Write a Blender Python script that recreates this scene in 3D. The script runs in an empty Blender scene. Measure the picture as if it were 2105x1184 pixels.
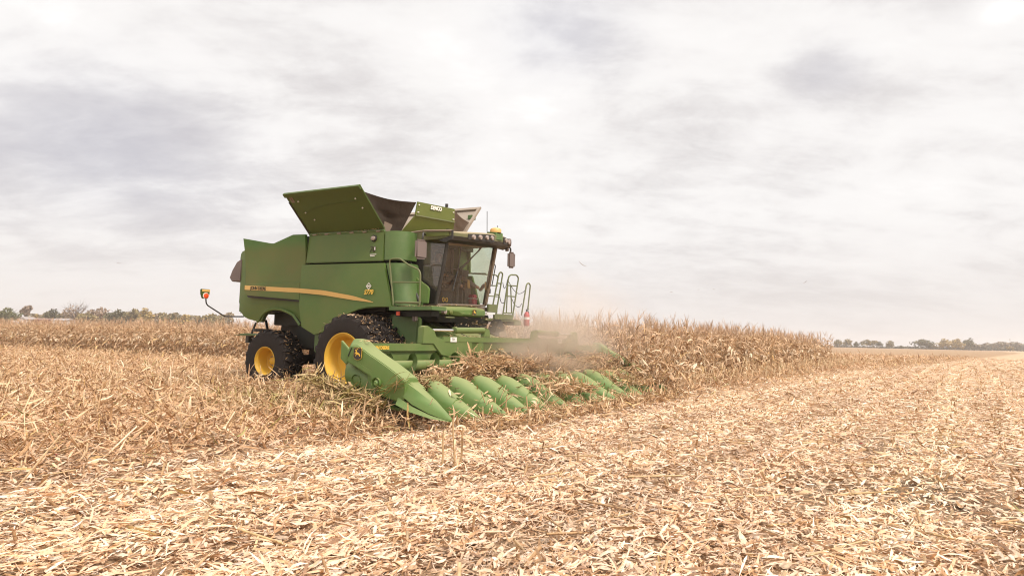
import bpy, bmesh, math, random
import numpy as np
from mathutils import Vector, Matrix, Quaternion
rng = np.random.default_rng(7); random.seed(7)
R = math.radians
SC = bpy.context.scene; COL = SC.collection

# ------------------------------------------------------------------ camera
W0, H0, FPX, CAMZ = 2105., 1184., 1407.4, 1.52
_roll = math.atan(.0224); _hc = 714.5 + .0224*(W0/2-1900)
_pit = math.atan((_hc-H0/2)*math.cos(_roll)/FPX)
FW = Vector((0, math.cos(_pit), math.sin(_pit))); _r0 = Vector((1, 0, 0)); _u0 = _r0.cross(FW)
RT = _r0*math.cos(_roll)+_u0*math.sin(_roll); UP = _u0*math.cos(_roll)-_r0*math.sin(_roll)
cam = bpy.data.objects.new('camera', bpy.data.cameras.new('camera')); COL.objects.link(cam)
cam.matrix_world = Matrix(((RT.x, UP.x, -FW.x, 0), (RT.y, UP.y, -FW.y, 0), (RT.z, UP.z, -FW.z, CAMZ), (0, 0, 0, 1)))
cam.data.sensor_width = 36; cam.data.lens = 36*FPX/W0; cam.data.clip_start = .05; cam.data.clip_end = 20000
SC.camera = cam

# ------------------------------------------------------------------ world, sun, exposure
SUN_EL, SUN_AZ = R(48), R(135)          # azimuth clockwise from +Y (straight ahead)
sun = bpy.data.objects.new('sun', bpy.data.lights.new('sun', 'SUN')); COL.objects.link(sun)
sun.data.energy = 2.0; sun.data.angle = R(12); sun.data.color = (1, .90, .81)
_sd = Vector((math.sin(SUN_AZ)*math.cos(SUN_EL), math.cos(SUN_AZ)*math.cos(SUN_EL), math.sin(SUN_EL)))
sun.rotation_euler = _sd.to_track_quat('Z', 'Y').to_euler(); sun.location = (30, -30, 60)
SC.view_settings.view_transform = 'Standard'; SC.view_settings.look = 'None'
SC.view_settings.exposure = 0.78; SC.view_settings.gamma = 1
SC.cycles.use_denoising = True; SC.cycles.denoising_prefilter = 'ACCURATE'; SC.cycles.use_adaptive_sampling = False; SC.cycles.filter_width = 1.1; SC.cycles.max_bounces = 6; SC.cycles.transparent_max_bounces = 12
SC.cycles.volume_bounces = 1; SC.cycles.volume_step_rate = 2.0; SC.cycles.caustics_reflective = False; SC.cycles.caustics_refractive = False

wd = bpy.data.worlds.new('World'); SC.world = wd; wd.use_nodes = True
nt = wd.node_tree; N = nt.nodes; LK = nt.links; N.clear()
def nd(t, **k):
    n = N.new(t)
    for a, b in k.items(): setattr(n, a, b)
    return n
def mth(op, a, b=None, clamp=False):
    n = nd('ShaderNodeMath', operation=op); n.use_clamp = clamp
    for i, v in enumerate((a, b)):
        if v is None: continue
        if isinstance(v, (int, float)): n.inputs[i].default_value = v
        else: LK.new(v, n.inputs[i])
    return n.outputs[0]
def mixc(f, a, b, bt='MIX'):
    n = nd('ShaderNodeMix', data_type='RGBA', blend_type=bt)
    for i, v in ((0, f), (6, a), (7, b)):
        if isinstance(v, (int, float)): n.inputs[i].default_value = v
        elif isinstance(v, tuple): n.inputs[i].default_value = (*v, 1)
        else: LK.new(v, n.inputs[i])
    return n.outputs[2]
def smooth(v, a, b, c=0., d=1.):
    n = nd('ShaderNodeMapRange', interpolation_type='SMOOTHSTEP'); LK.new(v, n.inputs[0])
    for i, q in enumerate((a, b, c, d)): n.inputs[i+1].default_value = q
    return n.outputs[0]
tc = nd('ShaderNodeTexCoord'); sx = nd('ShaderNodeSeparateXYZ'); LK.new(tc.outputs['Generated'], sx.inputs[0])
zz = mth('MAXIMUM', sx.outputs[2], 0.0); den = mth('ADD', zz, .27)
cx = nd('ShaderNodeCombineXYZ'); LK.new(mth('DIVIDE', sx.outputs[0], den), cx.inputs[0]); LK.new(mth('DIVIDE', sx.outputs[1], den), cx.inputs[1])
def noise(vec, scale, detail, rough, sc=(1, 1, 1), loc=(0, 0, 0), dist=0.):
    m = nd('ShaderNodeMapping'); m.inputs['Scale'].default_value = sc; m.inputs['Location'].default_value = loc; LK.new(vec, m.inputs[0])
    n = nd('ShaderNodeTexNoise'); n.inputs['Scale'].default_value = scale; n.inputs['Detail'].default_value = detail
    n.inputs['Roughness'].default_value = rough; n.inputs['Distortion'].default_value = dist; LK.new(m.outputs[0], n.inputs[0]); return n.outputs[0]
n1 = noise(cx.outputs[0], 1.05, 8, .56, (1, 1, 1), (3.4, 1.7, 0), .3)
n2 = noise(cx.outputs[0], 3.4, 8, .62, (.8, 1.15, 1), (9.1, 4.2, 0), .35)
n4 = noise(cx.outputs[0], 8.5, 8, .6, (.7, 1.2, 1), (2.2, 8.4, 0), .4)
n3 = noise(cx.outputs[0], .33, 3, .5, (1, 1, 1), (1.3, 7.7, 0), 0)
cl = mth('ADD', mth('ADD', mth('MULTIPLY', n1, .42), mth('MULTIPLY', n4, .15)), mth('ADD', mth('MULTIPLY', n2, .30), mth('MULTIPLY', n3, .13)))
def patch(u, v, rad_, amt, sq=1.0):
    d = (FW*FPX+RT*(u-W0/2)-UP*(v-H0/2)).normalized(); vm_ = nd('ShaderNodeVectorMath', operation='SUBTRACT'); LK.new(tc.outputs['Generated'], vm_.inputs[0]); vm_.inputs[1].default_value = d
    v2 = nd('ShaderNodeVectorMath', operation='MULTIPLY'); LK.new(vm_.outputs[0], v2.inputs[0]); v2.inputs[1].default_value = (1, 1, sq); v3 = nd('ShaderNodeVectorMath', operation='LENGTH'); LK.new(v2.outputs[0], v3.inputs[0])
    return smooth(mth('ADD', v3.outputs['Value'], mth('MULTIPLY', mth('SUBTRACT', n2, .5), .55*rad_)), rad_*1.15, 0., 0, amt)
for pa in ((1150, 55, .17, -.085, 1.6), (200, 310, .24, -.06, 1.7), (90, 70, .22, .05, 1.5), (1685, 150, .08, -.075, 1.4), (640, 200, .22, -.015, 1.8), (760, 320, .10, -.04, 2.5), (1500, 330, .3, .02, 1.8), (560, 285, .09, .05, 2.2), (1600, 60, .16, .06, 1.5), (2050, 25, .03, .09, 1.4), (900, 120, .10, .04, 1.5), (240, 165, .05, .05, 1.2), (1150, 230, .18, .015, 2.)):
    cl = mth('ADD', cl, patch(*pa))
f = mth('ADD', mth('MULTIPLY', smooth(cl, .30, .56), .8), mth('MULTIPLY', smooth(cl, .42, .53), .2))
skycol = mixc(f, (.64, .60, .60), (.99, .962, .942))
skycol = mixc(smooth(cl, .54, .64), skycol, (1.10, 1.08, 1.06))
lm = mth('ADD', patch(1140, 60, .16, .75, 1.6), mth('ADD', patch(200, 310, .26, .7, 1.7), patch(1690, 150, .08, .4, 1.5)))
skycol = mixc(lm, skycol, mixc(f, (.60, .59, .65), (.96, .945, .955)))
skycol = mixc(smooth(zz, .20, .0, 0, .75), skycol, (.825, .765, .74))           # low, flat, pinkish layer
ns = nd('ShaderNodeTexSky', sky_type='NISHITA'); ns.sun_disc = False; ns.sun_elevation = SUN_EL; ns.sun_rotation = SUN_AZ
boost = smooth(zz, .45, .95, 5.85, 15.)                                           # an overcast dome is brightest overhead
vm = nd('ShaderNodeVectorMath', operation='SCALE'); LK.new(skycol, vm.inputs[0]); LK.new(boost, vm.inputs[3])
sk = mixc(.97, ns.outputs[0], vm.outputs[0])
bg = nd('ShaderNodeBackground'); bg.inputs[1].default_value = .1; LK.new(sk, bg.inputs[0])
wo = nd('ShaderNodeOutputWorld'); LK.new(bg.outputs[0], wo.inputs[0])

# ------------------------------------------------------------------ machine frame: x forward, y to its left, z up
HD = R(33.56); OX, OY = -2.404, 17.236
FD = Vector((math.cos(HD), -math.sin(HD), 0)); TD = Vector((math.sin(HD), math.cos(HD), 0)); ORG = Vector((OX, OY, 0))
def toW(x, y, z=0.): return ORG+FD*x+TD*y+Vector((0, 0, z))
def toL(p): d = Vector(p)-ORG; return Vector((d.dot(FD), d.dot(TD), d.z))
_cl = toL((0, 0, CAMZ))
def P(u, v, **k):
    """point of the machine frame seen at photo pixel (u, v) on the plane x=, y= or z="""
    d = FW*FPX+RT*(u-W0/2)-UP*(v-H0/2); d = Vector((d.dot(FD), d.dot(TD), d.z))
    a, c = next(iter(k.items())); i = 'xyz'.index(a); t = (c-_cl[i])/d[i]; return _cl+d*t
def crop(x0, y0, x1, cw):
    s = (x1-x0)/cw
    return lambda u, v, **k: P(x0+u*s, y0+v*s, **k)
def gw(u, v, dist):
    """world ground point below photo column u at forward distance dist"""
    d = FW*FPX+RT*(u-W0/2)-UP*(v-H0/2); return Vector((d.x/d.y*dist, dist, CAMZ+d.z/d.y*dist))

# ------------------------------------------------------------------ materials
def mat(name, base, rough=.6, metal=0., dust=0., dustcol=(.36, .29, .19), var=.12, scale=6., bump=0., bscale=40., spec=.5, dup=0., zdust=None, coat=0.):
    m = bpy.data.materials.new(name); m.use_nodes = True; t = m.node_tree; n = t.nodes; b = n['Principled BSDF']; L = t.links
    b.inputs['Roughness'].default_value = rough; b.inputs['Metallic'].default_value = metal; b.inputs['Specular IOR Level'].default_value = spec
    if coat: b.inputs['Coat Weight'].default_value = coat; b.inputs['Coat Roughness'].default_value = .15
    co = n.new('ShaderNodeTexCoord'); nz = n.new('ShaderNodeTexNoise'); nz.inputs['Scale'].default_value = scale; nz.inputs['Detail'].default_value = 6; nz.inputs['Roughness'].default_value = .65
    L.new(co.outputs['Object'], nz.inputs[0])
    r = n.new('ShaderNodeMix'); r.data_type = 'RGBA'
    r.inputs[6].default_value = (*[c*(1-var) for c in base], 1); r.inputs[7].default_value = (*[min(1, c*(1+var)) for c in base], 1)
    L.new(nz.outputs[0], r.inputs[0]); out = r.outputs[2]
    if dust or dup:
        nz2 = n.new('ShaderNodeTexNoise'); nz2.inputs['Scale'].default_value = scale*.35; nz2.inputs['Detail'].default_value = 8; nz2.inputs['Roughness'].default_value = .7
        L.new(co.outputs['Object'], nz2.inputs[0])
        mr = n.new('ShaderNodeMapRange'); mr.inputs[1].default_value = .3; mr.inputs[2].default_value = .72; mr.inputs[3].default_value = dust*.55; mr.inputs[4].default_value = min(1, dust*1.25)
        L.new(nz2.outputs[0], mr.inputs[0]); df = mr.outputs[0]
        if zdust:
            s = n.new('ShaderNodeSeparateXYZ'); L.new(co.outputs['Object'], s.inputs[0]); zr = n.new('ShaderNodeMapRange'); zr.interpolation_type = 'SMOOTHSTEP'
            L.new(s.outputs[2], zr.inputs[0])
            for i, q in enumerate(zdust): zr.inputs[i+1].default_value = q
            mu = n.new('ShaderNodeMath'); mu.operation = 'MULTIPLY'; L.new(df, mu.inputs[0]); L.new(zr.outputs[0], mu.inputs[1]); df = mu.outputs[0]
        if dup:
            g = n.new('ShaderNodeNewGeometry'); s2 = n.new('ShaderNodeSeparateXYZ'); L.new(g.outputs['Normal'], s2.inputs[0])
            ur = n.new('ShaderNodeMapRange'); ur.inputs[1].default_value = .15; ur.inputs[2].default_value = .95; ur.inputs[3].default_value = 0; ur.inputs[4].default_value = dup
            L.new(s2.outputs[2], ur.inputs[0]); mx = n.new('ShaderNodeMath'); mx.operation = 'MAXIMUM'; L.new(df, mx.inputs[0]); L.new(ur.outputs[0], mx.inputs[1]); df = mx.outputs[0]
        d = n.new('ShaderNodeMix'); d.data_type = 'RGBA'; L.new(df, d.inputs[0]); L.new(out, d.inputs[6]); d.inputs[7].default_value = (*dustcol, 1); out = d.outputs[2]
        rr = n.new('ShaderNodeMapRange'); L.new(df, rr.inputs[0]); rr.inputs[3].default_value = rough; rr.inputs[4].default_value = .9; L.new(rr.outputs[0], b.inputs['Roughness'])
    L.new(out, b.inputs['Base Color'])
    if bump:
        nb = n.new('ShaderNodeTexNoise'); nb.inputs['Scale'].default_value = bscale; nb.inputs['Detail'].default_value = 5; L.new(co.outputs['Object'], nb.inputs[0])
        bp = n.new('ShaderNodeBump'); bp.inputs['Strength'].default_value = bump; bp.inputs['Distance'].default_value = .02; L.new(nb.outputs[0], bp.inputs['Height']); L.new(bp.outputs[0], b.inputs['Normal'])
    return m
def attr_mat(name, rough=.8, transl=.25, var=.25, nscale=30.):
    m = bpy.data.materials.new(name); m.use_nodes = True; t = m.node_tree; n = t.nodes; L = t.links; b = n['Principled BSDF']
    a = n.new('ShaderNodeAttribute'); a.attribute_name = 'Col'; co = n.new('ShaderNodeTexCoord')
    nz = n.new('ShaderNodeTexNoise'); nz.inputs['Scale'].default_value = nscale; nz.inputs['Detail'].default_value = 3; L.new(co.outputs['Object'], nz.inputs[0])
    mr = n.new('ShaderNodeMapRange'); mr.inputs[1].default_value = .3; mr.inputs[2].default_value = .7; mr.inputs[3].default_value = 1-var; mr.inputs[4].default_value = 1+var*.6; L.new(nz.outputs[0], mr.inputs[0])
    vm = n.new('ShaderNodeVectorMath'); vm.operation = 'SCALE'; L.new(a.outputs['Color'], vm.inputs[0]); L.new(mr.outputs[0], vm.inputs[3])
    L.new(vm.outputs[0], b.inputs['Base Color']); b.inputs['Roughness'].default_value = rough; b.inputs['Specular IOR Level'].default_value = .3
    if transl:
        tr = n.new('ShaderNodeBsdfTranslucent'); L.new(vm.outputs[0], tr.inputs[0]); mx = n.new('ShaderNodeMixShader'); mx.inputs[0].default_value = transl
        L.new(b.outputs[0], mx.inputs[1]); L.new(tr.outputs[0], mx.inputs[2]); L.new(mx.outputs[0], n['Material Output'].inputs[0])
    return m
def glass_mat(name, tint, dusty, gloss=.08):
    m = bpy.data.materials.new(name); m.use_nodes = True; t = m.node_tree; n = t.nodes; L = t.links; n.remove(n['Principled BSDF'])
    tr = n.new('ShaderNodeBsdfTransparent'); tr.inputs[0].default_value = (*tint, 1); gl = n.new('ShaderNodeBsdfGlossy'); gl.inputs['Roughness'].default_value = .04
    fr = n.new('ShaderNodeFresnel'); fr.inputs[0].default_value = 1.5; df = n.new('ShaderNodeBsdfDiffuse'); df.inputs[0].default_value = (.42, .36, .29, 1)
    ad = n.new('ShaderNodeMath'); ad.operation = 'MULTIPLY_ADD'; ad.inputs[1].default_value = .8; ad.inputs[2].default_value = gloss*.3; L.new(fr.outputs[0], ad.inputs[0])
    m1 = n.new('ShaderNodeMixShader'); L.new(ad.outputs[0], m1.inputs[0]); L.new(tr.outputs[0], m1.inputs[1]); L.new(gl.outputs[0], m1.inputs[2])
    co = n.new('ShaderNodeTexCoord'); nz = n.new('ShaderNodeTexNoise'); nz.inputs['Scale'].default_value = 2.2; nz.inputs['Detail'].default_value = 6; L.new(co.outputs['Object'], nz.inputs[0])
    mr = n.new('ShaderNodeMapRange'); mr.inputs[1].default_value = .3; mr.inputs[2].default_value = .7; mr.inputs[3].default_value = dusty*.4; mr.inputs[4].default_value = dusty*1.5; L.new(nz.outputs[0], mr.inputs[0])
    m2 = n.new('ShaderNodeMixShader'); L.new(mr.outputs[0], m2.inputs[0]); L.new(m1.outputs[0], m2.inputs[1]); L.new(df.outputs[0], m2.inputs[2]); L.new(m2.outputs[0], n['Material Output'].inputs[0])
    return m
GREEN = (.028, .125, .011)
M = dict(
    green=mat('green_paint', GREEN, .36, dust=.22, dup=.5, var=.1, scale=5),
    side=mat('dusty_green_paint', (.036, .14, .012), .36, dust=.38, dustcol=(.225, .185, .07), dup=.4, var=.1, scale=3, bump=.05, bscale=60),
    rearside=mat('dusty_green_rear_paint', (.036, .15, .012), .36, dust=.52, dustcol=(.205, .14, .06), dup=.2, var=.1, scale=3, zdust=(3.95, 3.55, .3, 1.), bump=.05, bscale=60),
    lid=mat('cover_green_paint', (.045, .095, .007), .45, dust=.2, dustcol=(.15, .13, .04), var=.12, scale=4),
    demco=mat('yellow_green_paint', (.085, .125, .010), .42, dust=.18, dustcol=(.30, .24, .1), var=.12, scale=5),
    snout=mat('snout_green_plastic', (.046, .165, .018), .34, dust=.30, dustcol=(.32, .29, .13), dup=.62, var=.08, scale=5),
    head=mat('header_green_paint', (.042, .135, .015), .4, dust=.34, dustcol=(.29, .25, .11), dup=.6, var=.1, scale=5),
    dark=mat('dark_chassis_steel', (.007, .010, .006), .6, dust=.15, dustcol=(.07, .05, .03), var=.3),
    black=mat('black_plastic', (.012, .012, .012), .45, dust=.12, dustcol=(.2, .16, .11)),
    grey=mat('grey_mirror_plastic', (.16, .125, .115), .55, dust=.3, dustcol=(.2, .15, .12)),
    tan=mat('dusty_cab_pillar', (.10, .075, .05), .55, dust=.5, dustcol=(.28, .2, .13)),
    rail=mat('handrail_green_paint', (.09, .13, .045), .5, dust=.35, dustcol=(.25, .2, .1)),
    yellow=mat('yellow_wheel_paint', (.74, .44, .025), .42, dust=.28, dustcol=(.42, .28, .1), var=.08, scale=4),
    rubber=mat('muddy_rubber', (.012, .010, .009), .7, dust=.32, dustcol=(.05, .036, .028), var=.3, scale=6, bump=.35, bscale=30, spec=.25),
    stripe=mat('gold_stripe_decal', (.70, .43, .12), .5, dust=.12, var=.05),
    ink=mat('dark_lettering', (.05, .045, .02), .5), gold=mat('gold_lettering', (.78, .48, .06), .5), white=mat('white_decal', (.75, .72, .66), .5),
    fabric=mat('brown_tarpaulin', (.060, .043, .032), .85, dust=.35, dustcol=(.13, .09, .06), var=.25, scale=3, bump=.8, bscale=7),
    fabric2=mat('tan_tarpaulin', (.22, .165, .125), .85, dust=.3, dustcol=(.3, .22, .16), var=.2, bump=.5, bscale=9),
    galv=mat('dusty_grey_sheet', (.30, .25, .20), .55, metal=.2, dust=.4, dustcol=(.36, .28, .2)),
    chrome=mat('bright_cylinder_rod', (.85, .83, .8), .18, metal=1.),
    lens=mat('lamp_lens', (.36, .29, .25), .15, var=.2, scale=40), orange=mat('orange_reflector', (.80, .085, .02), .3),
    amber=mat('yellow_receiver_dome', (.72, .42, .13), .4, dust=.1), red=mat('red_paint', (.48, .02, .03), .35, dust=.1), redbox=mat('red_cooler_plastic', (.42, .02, .05), .4),
    roof=mat('dusty_cab_roof', (.06, .11, .03), .5, dust=.45, dustcol=(.32, .25, .15), dup=.95),
    seat=mat('grey_seat_cloth', (.15, .12, .095), .9, bump=.3), interior=mat('brown_cab_interior', (.17, .13, .095), .8),
    skin=mat('skin', (.45, .24, .16), .55), jacket=mat('dark_work_jacket', (.075, .06, .055), .9, bump=.4, bscale=14), jeans=mat('worn_work_trousers', (.17, .14, .12), .9, bump=.4, bscale=14),
    boot=mat('brown_boot_leather', (.16, .085, .04), .7), sole=mat('tan_boot_sole', (.42, .26, .09), .7), cap=mat('dark_cap', (.03, .035, .02), .9),
    bark=mat('tree_bark', (.13, .10, .08), .95, bump=.5, bscale=4), glass=glass_mat('side_window_glass', (.72, .69, .65), .16), wind=glass_mat('windshield_glass', (.95, .96, .93), .04),
    farglass=glass_mat('green_tinted_glass', (.84, .90, .80), .06),
    housewall=mat('white_siding', (.72, .70, .68), .7, var=.06, scale=.5), brick=mat('red_barn_wall', (.26, .075, .055), .8, var=.15, scale=.6), roofing=mat('grey_shingle_roof', (.30, .27, .26), .85, var=.2, scale=.8), brownroof=mat('brown_shingle_roof', (.21, .13, .11), .85, var=.2, scale=.8),
    pane=mat('dark_window_pane', (.05, .055, .06), .15), wood=mat('weathered_pole', (.16, .13, .11), .9),
    residue=attr_mat('straw_litter', .75, .06), corn=attr_mat('dry_corn_leaf', .75, .10), leaf=attr_mat('tree_leaf', .8, .2, nscale=2.), deb=attr_mat('flying_chaff', .8, .2))

# ------------------------------------------------------------------ mesh helpers
class MB:
    def __init__(s): s.bm = bmesh.new()
    def poly(s, pts, flip=False):
        vs = [s.bm.verts.new(p) for p in pts]
        return s.bm.faces.new(vs[::-1] if flip else vs)
    def box(s, c, sz, rot=None):
        g = bmesh.ops.create_cube(s.bm, size=1); mt = Matrix.Translation(c) @ (rot.to_matrix().to_4x4() if rot else Matrix()) @ Matrix.Diagonal((*sz, 1))
        bmesh.ops.transform(s.bm, matrix=mt, verts=g['verts']); return s
    def beam(s, a, b, w, h=None, up=(0, 0, 1)):
        a, b = Vector(a), Vector(b); h = h or w; d = (b-a); x = d.normalized(); y = Vector(up).cross(x)
        if y.length < 1e-4: y = Vector((0, 1, 0)).cross(x)
        y.normalize(); z = x.cross(y); mt = Matrix((x, y, z)).transposed().to_4x4(); mt.translation = (a+b)/2
        g = bmesh.ops.create_cube(s.bm, size=1); bmesh.ops.transform(s.bm, matrix=mt @ Matrix.Diagonal((d.length, w, h, 1)), verts=g['verts']); return s
    def cyl(s, a, b, r0, r1=None, n=16, cap=True):
        a, b = Vector(a), Vector(b); r1 = r0 if r1 is None else r1; d = b-a
        mt = d.to_track_quat('Z', 'Y').to_matrix().to_4x4(); mt.translation = (a+b)/2
        bmesh.ops.create_cone(s.bm, cap_ends=cap, segments=n, radius1=r0, radius2=r1, depth=d.length, matrix=mt); return s
    def tube(s, pts, r, n=8, round_=0.):
        pts = [Vector(p) for p in pts]
        if round_:
            q = [pts[0]]
            for i in range(1, len(pts)-1):
                a, b, c = pts[i-1], pts[i], pts[i+1]; d1 = min(round_, (a-b).length*.45); d2 = min(round_, (c-b).length*.45)
                p1 = b+(a-b).normalized()*d1; p2 = b+(c-b).normalized()*d2
                for k in range(6): t = k/5; q.append(p1*(1-t)**2+b*2*t*(1-t)+p2*t*t)
            q.append(pts[-1]); pts = q
        rings = []; pn = None
        for i, p in enumerate(pts):
            t = (pts[min(i+1, len(pts)-1)]-pts[max(i-1, 0)]).normalized()
            if pn is None: pn = t.orthogonal().normalized()
            pn = (pn-t*pn.dot(t)).normalized(); bn = t.cross(pn)
            rr = r if isinstance(r, (int, float)) else r[min(i, len(r)-1)]
            rings.append([s.bm.verts.new(p+(pn*math.cos(2*math.pi*k/n)+bn*math.sin(2*math.pi*k/n))*rr) for k in range(n)])
        for a, b in zip(rings, rings[1:]):
            for k in range(n): s.bm.faces.new((a[k], a[(k+1) % n], b[(k+1) % n], b[k]))
        s.bm.faces.new(rings[0][::-1]); s.bm.faces.new(rings[-1]); return s
    def loft(s, secs, closed=True, cap=True):
        rs = [[s.bm.verts.new(p) for p in q] for q in secs]; n = len(rs[0])
        for a, b in zip(rs, rs[1:]):
            for k in range(n if closed else n-1): s.bm.faces.new((a[k], a[(k+1) % n], b[(k+1) % n], b[k]))
        if cap and closed: s.bm.faces.new(rs[0][::-1]); s.bm.faces.new(rs[-1])
        return s
    def prism(s, pts, vec):
        vec = Vector(vec); a = [s.bm.verts.new(p) for p in pts]; b = [s.bm.verts.new(Vector(p)+vec) for p in pts]; n = len(a)
        s.bm.faces.new(a); s.bm.faces.new(b[::-1])
        for k in range(n): s.bm.faces.new((a[k], b[k], b[(k+1) % n], a[(k+1) % n]))
        return s
    def lathe(s, prof, org, axis, n=48):
        """prof: (offset along axis, radius)"""
        axis = Vector(axis).normalized(); u = axis.orthogonal().normalized(); w = axis.cross(u); org = Vector(org)
        rs = [[s.bm.verts.new(org+axis*o+(u*math.cos(2*math.pi*k/n)+w*math.sin(2*math.pi*k/n))*r) for k in range(n)] for o, r in prof]
        for a, b in zip(rs, rs[1:]):
            for k in range(n): s.bm.faces.new((a[k], a[(k+1) % n], b[(k+1) % n], b[k]))
        return s
    def panel(s, poly, y, th, disp, cx=(), cz=()):
        """outline in (x, z) on the plane y, cut along cx / cz, pushed by disp(x, z), th thick inwards"""
        b = bmesh.new(); b.faces.new([b.verts.new((x, y, z)) for x, z in poly])
        for c in cx: bmesh.ops.bisect_plane(b, geom=b.verts[:]+b.edges[:]+b.faces[:], plane_co=(c, 0, 0), plane_no=(1, 0, 0))
        for c in cz: bmesh.ops.bisect_plane(b, geom=b.verts[:]+b.edges[:]+b.faces[:], plane_co=(0, 0, c), plane_no=(0, 0, 1))
        for v in b.verts: v.co.y += disp(v.co.x, v.co.z)
        r = bmesh.ops.extrude_face_region(b, geom=b.faces[:])
        for v in r['geom']:
            if isinstance(v, bmesh.types.BMVert): v.co.y += th
        me = bpy.data.meshes.new('tmp'); b.to_mesh(me); b.free(); s.bm.from_mesh(me); bpy.data.meshes.remove(me); return s
    def build(s, name, m, parent=None, bevel=0., smooth=35, seg=2):
        bm = s.bm; bmesh.ops.recalc_face_normals(bm, faces=bm.faces[:])
        if bevel:
            es = [e for e in bm.edges if len(e.link_faces) == 2 and e.calc_face_angle(0) > R(28)]
            bmesh.ops.bevel(bm, geom=es, offset=bevel, segments=seg, affect='EDGES', clamp_overlap=True)
        me = bpy.data.meshes.new(name); bm.to_mesh(me); bm.free(); me.materials.append(m)
        if smooth:
            me.polygons.foreach_set('use_smooth', [True]*len(me.polygons)); me.set_sharp_from_angle(angle=R(smooth))
        return link(name, me, parent)
def link(name, me, parent=None):
    o = bpy.data.objects.new(name, me); COL.objects.link(o); o.parent = parent; return o
def tag(o, label=None, cat=None, group=None, kind=None):
    for k, v in (('label', label), ('category', cat), ('group', group), ('kind', kind)):
        if v: o[k] = v
    return o
def empty(name, loc=(0, 0, 0), rz=0.):
    o = bpy.data.objects.new(name, None); COL.objects.link(o); o.location = loc; o.rotation_euler = (0, 0, rz); o.empty_display_size = .3; return o
def arrmesh(name, verts, quads, cols, m, parent=None, smooth=True):
    """verts (n,3), quads (m,4), cols (n,3)"""
    me = bpy.data.meshes.new(name); nv, nq = len(verts), len(quads)
    me.vertices.add(nv); me.vertices.foreach_set('co', np.ascontiguousarray(verts, np.float32).ravel())
    me.loops.add(nq*4); me.loops.foreach_set('vertex_index', np.ascontiguousarray(quads, np.int32).ravel())
    me.polygons.add(nq); me.polygons.foreach_set('loop_start', np.arange(0, nq*4, 4, dtype=np.int32))
    me.update(calc_edges=True)
    if smooth: me.polygons.foreach_set('use_smooth', np.ones(nq, bool))
    a = me.color_attributes.new('Col', 'FLOAT_COLOR', 'POINT'); c = np.ones((nv, 4), np.float32); c[:, :3] = cols; a.data.foreach_set('color', c.ravel())
    me.materials.append(m); return link(name, me, parent)
def text(name, body, size, org, right, up, m, parent, shear=0., ext=.004, bold=0., track=1.):
    cu = bpy.data.curves.new(name, 'FONT'); cu.body = body; cu.size = size; cu.extrude = ext; cu.shear = shear; cu.offset = bold; cu.space_character = track; cu.align_x = 'CENTER'; cu.align_y = 'CENTER'
    t = bpy.data.objects.new('tmp', cu); COL.objects.link(t); bpy.context.view_layer.update()
    me = bpy.data.meshes.new_from_object(t.evaluated_get(bpy.context.evaluated_depsgraph_get())); bpy.data.objects.remove(t); bpy.data.curves.remove(cu)
    r = Vector(right).normalized(); u = Vector(up); u = (u-r*u.dot(r)).normalized(); n = r.cross(u); mt = Matrix((r, u, n)).transposed().to_4x4(); mt.translation = org
    me.transform(mt); me.name = name; me.materials.clear(); me.materials.append(m); return link(name, me, parent)

# ------------------------------------------------------------------ field: numpy helpers
A_F = np.array(FD); A_T = np.array(TD); A_O = np.array(ORG)
def w2l(x, y): dx, dy = x-OX, y-OY; return dx*A_F[0]+dy*A_F[1], dx*A_T[0]+dy*A_T[1]
def l2w(x, y): return OX+x*A_F[0]+y*A_T[0], OY+x*A_F[1]+y*A_T[1]
_ph = np.random.default_rng(3).uniform(0, 6.28, (40,)); _an = np.random.default_rng(4).uniform(0, 6.28, (40,))
def wav(x, y, wl, k, n=5):
    s = 0
    for i in range(n):
        a = _an[(k*5+i) % 40]; w = 2*np.pi/(wl*(.7+.18*i)); s = s+np.sin((x*np.cos(a)+y*np.sin(a))*w+_ph[(k*7+i) % 40])
    return s/n
def hx(yl):
    """edge of the finely chopped headland in the machine frame"""
    e = np.interp(yl, [-60, -10, -5.5, -4, 5, 20, 31, 37, 41, 77, 375], [3.3, 3.5, 3.7, 4.35, 4.9, 5.1, 5.6, 6.6, 7.2, 10.1, 33])
    return e+.35*wav(yl, yl*0, 3.1, 2)+.15*wav(yl, yl*0, .9, 3)
def rough_w(xl, yl): return 1/(1+np.exp((xl-hx(yl))/.32))       # 1 in the uncut-stubble zone
def height(x, y):
    xl, yl = w2l(x, y); r = rough_w(xl, yl); d = np.hypot(x, y); fade = np.clip((140-d)/100, 0, 1)
    h = .035*wav(x, y, 2.3, 0)+.02*wav(x, y, .8, 1)+(1-r)*.035*np.sin(xl*2*np.pi/1.524+.5*wav(yl, xl, 7, 10))
    h = h+r*(.10+.06*wav(x, y, 1.6, 4)+.05*np.cos(yl*2*np.pi/.762*.5))
    return h*fade
def soil(x, y):
    """0..1, where dark earth shows between the litter"""
    xl, yl = w2l(x, y)
    v = .55*wav(xl*1.0, yl*.35, 2.6, 5)+.45*wav(x, y, 1.1, 6)
    g = np.exp(-((x-4.2)**2/2.2+(y-7.2)**2/1.1))+.8*np.exp(-((x-5.8)**2/1.0+(y-10.5)**2/2.0))+.6*np.exp(-((x-.3)**2/.3+(y-5.2)**2/.15))
    return np.clip((v-.42)*2.2, 0, 1)+.75*g

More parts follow.
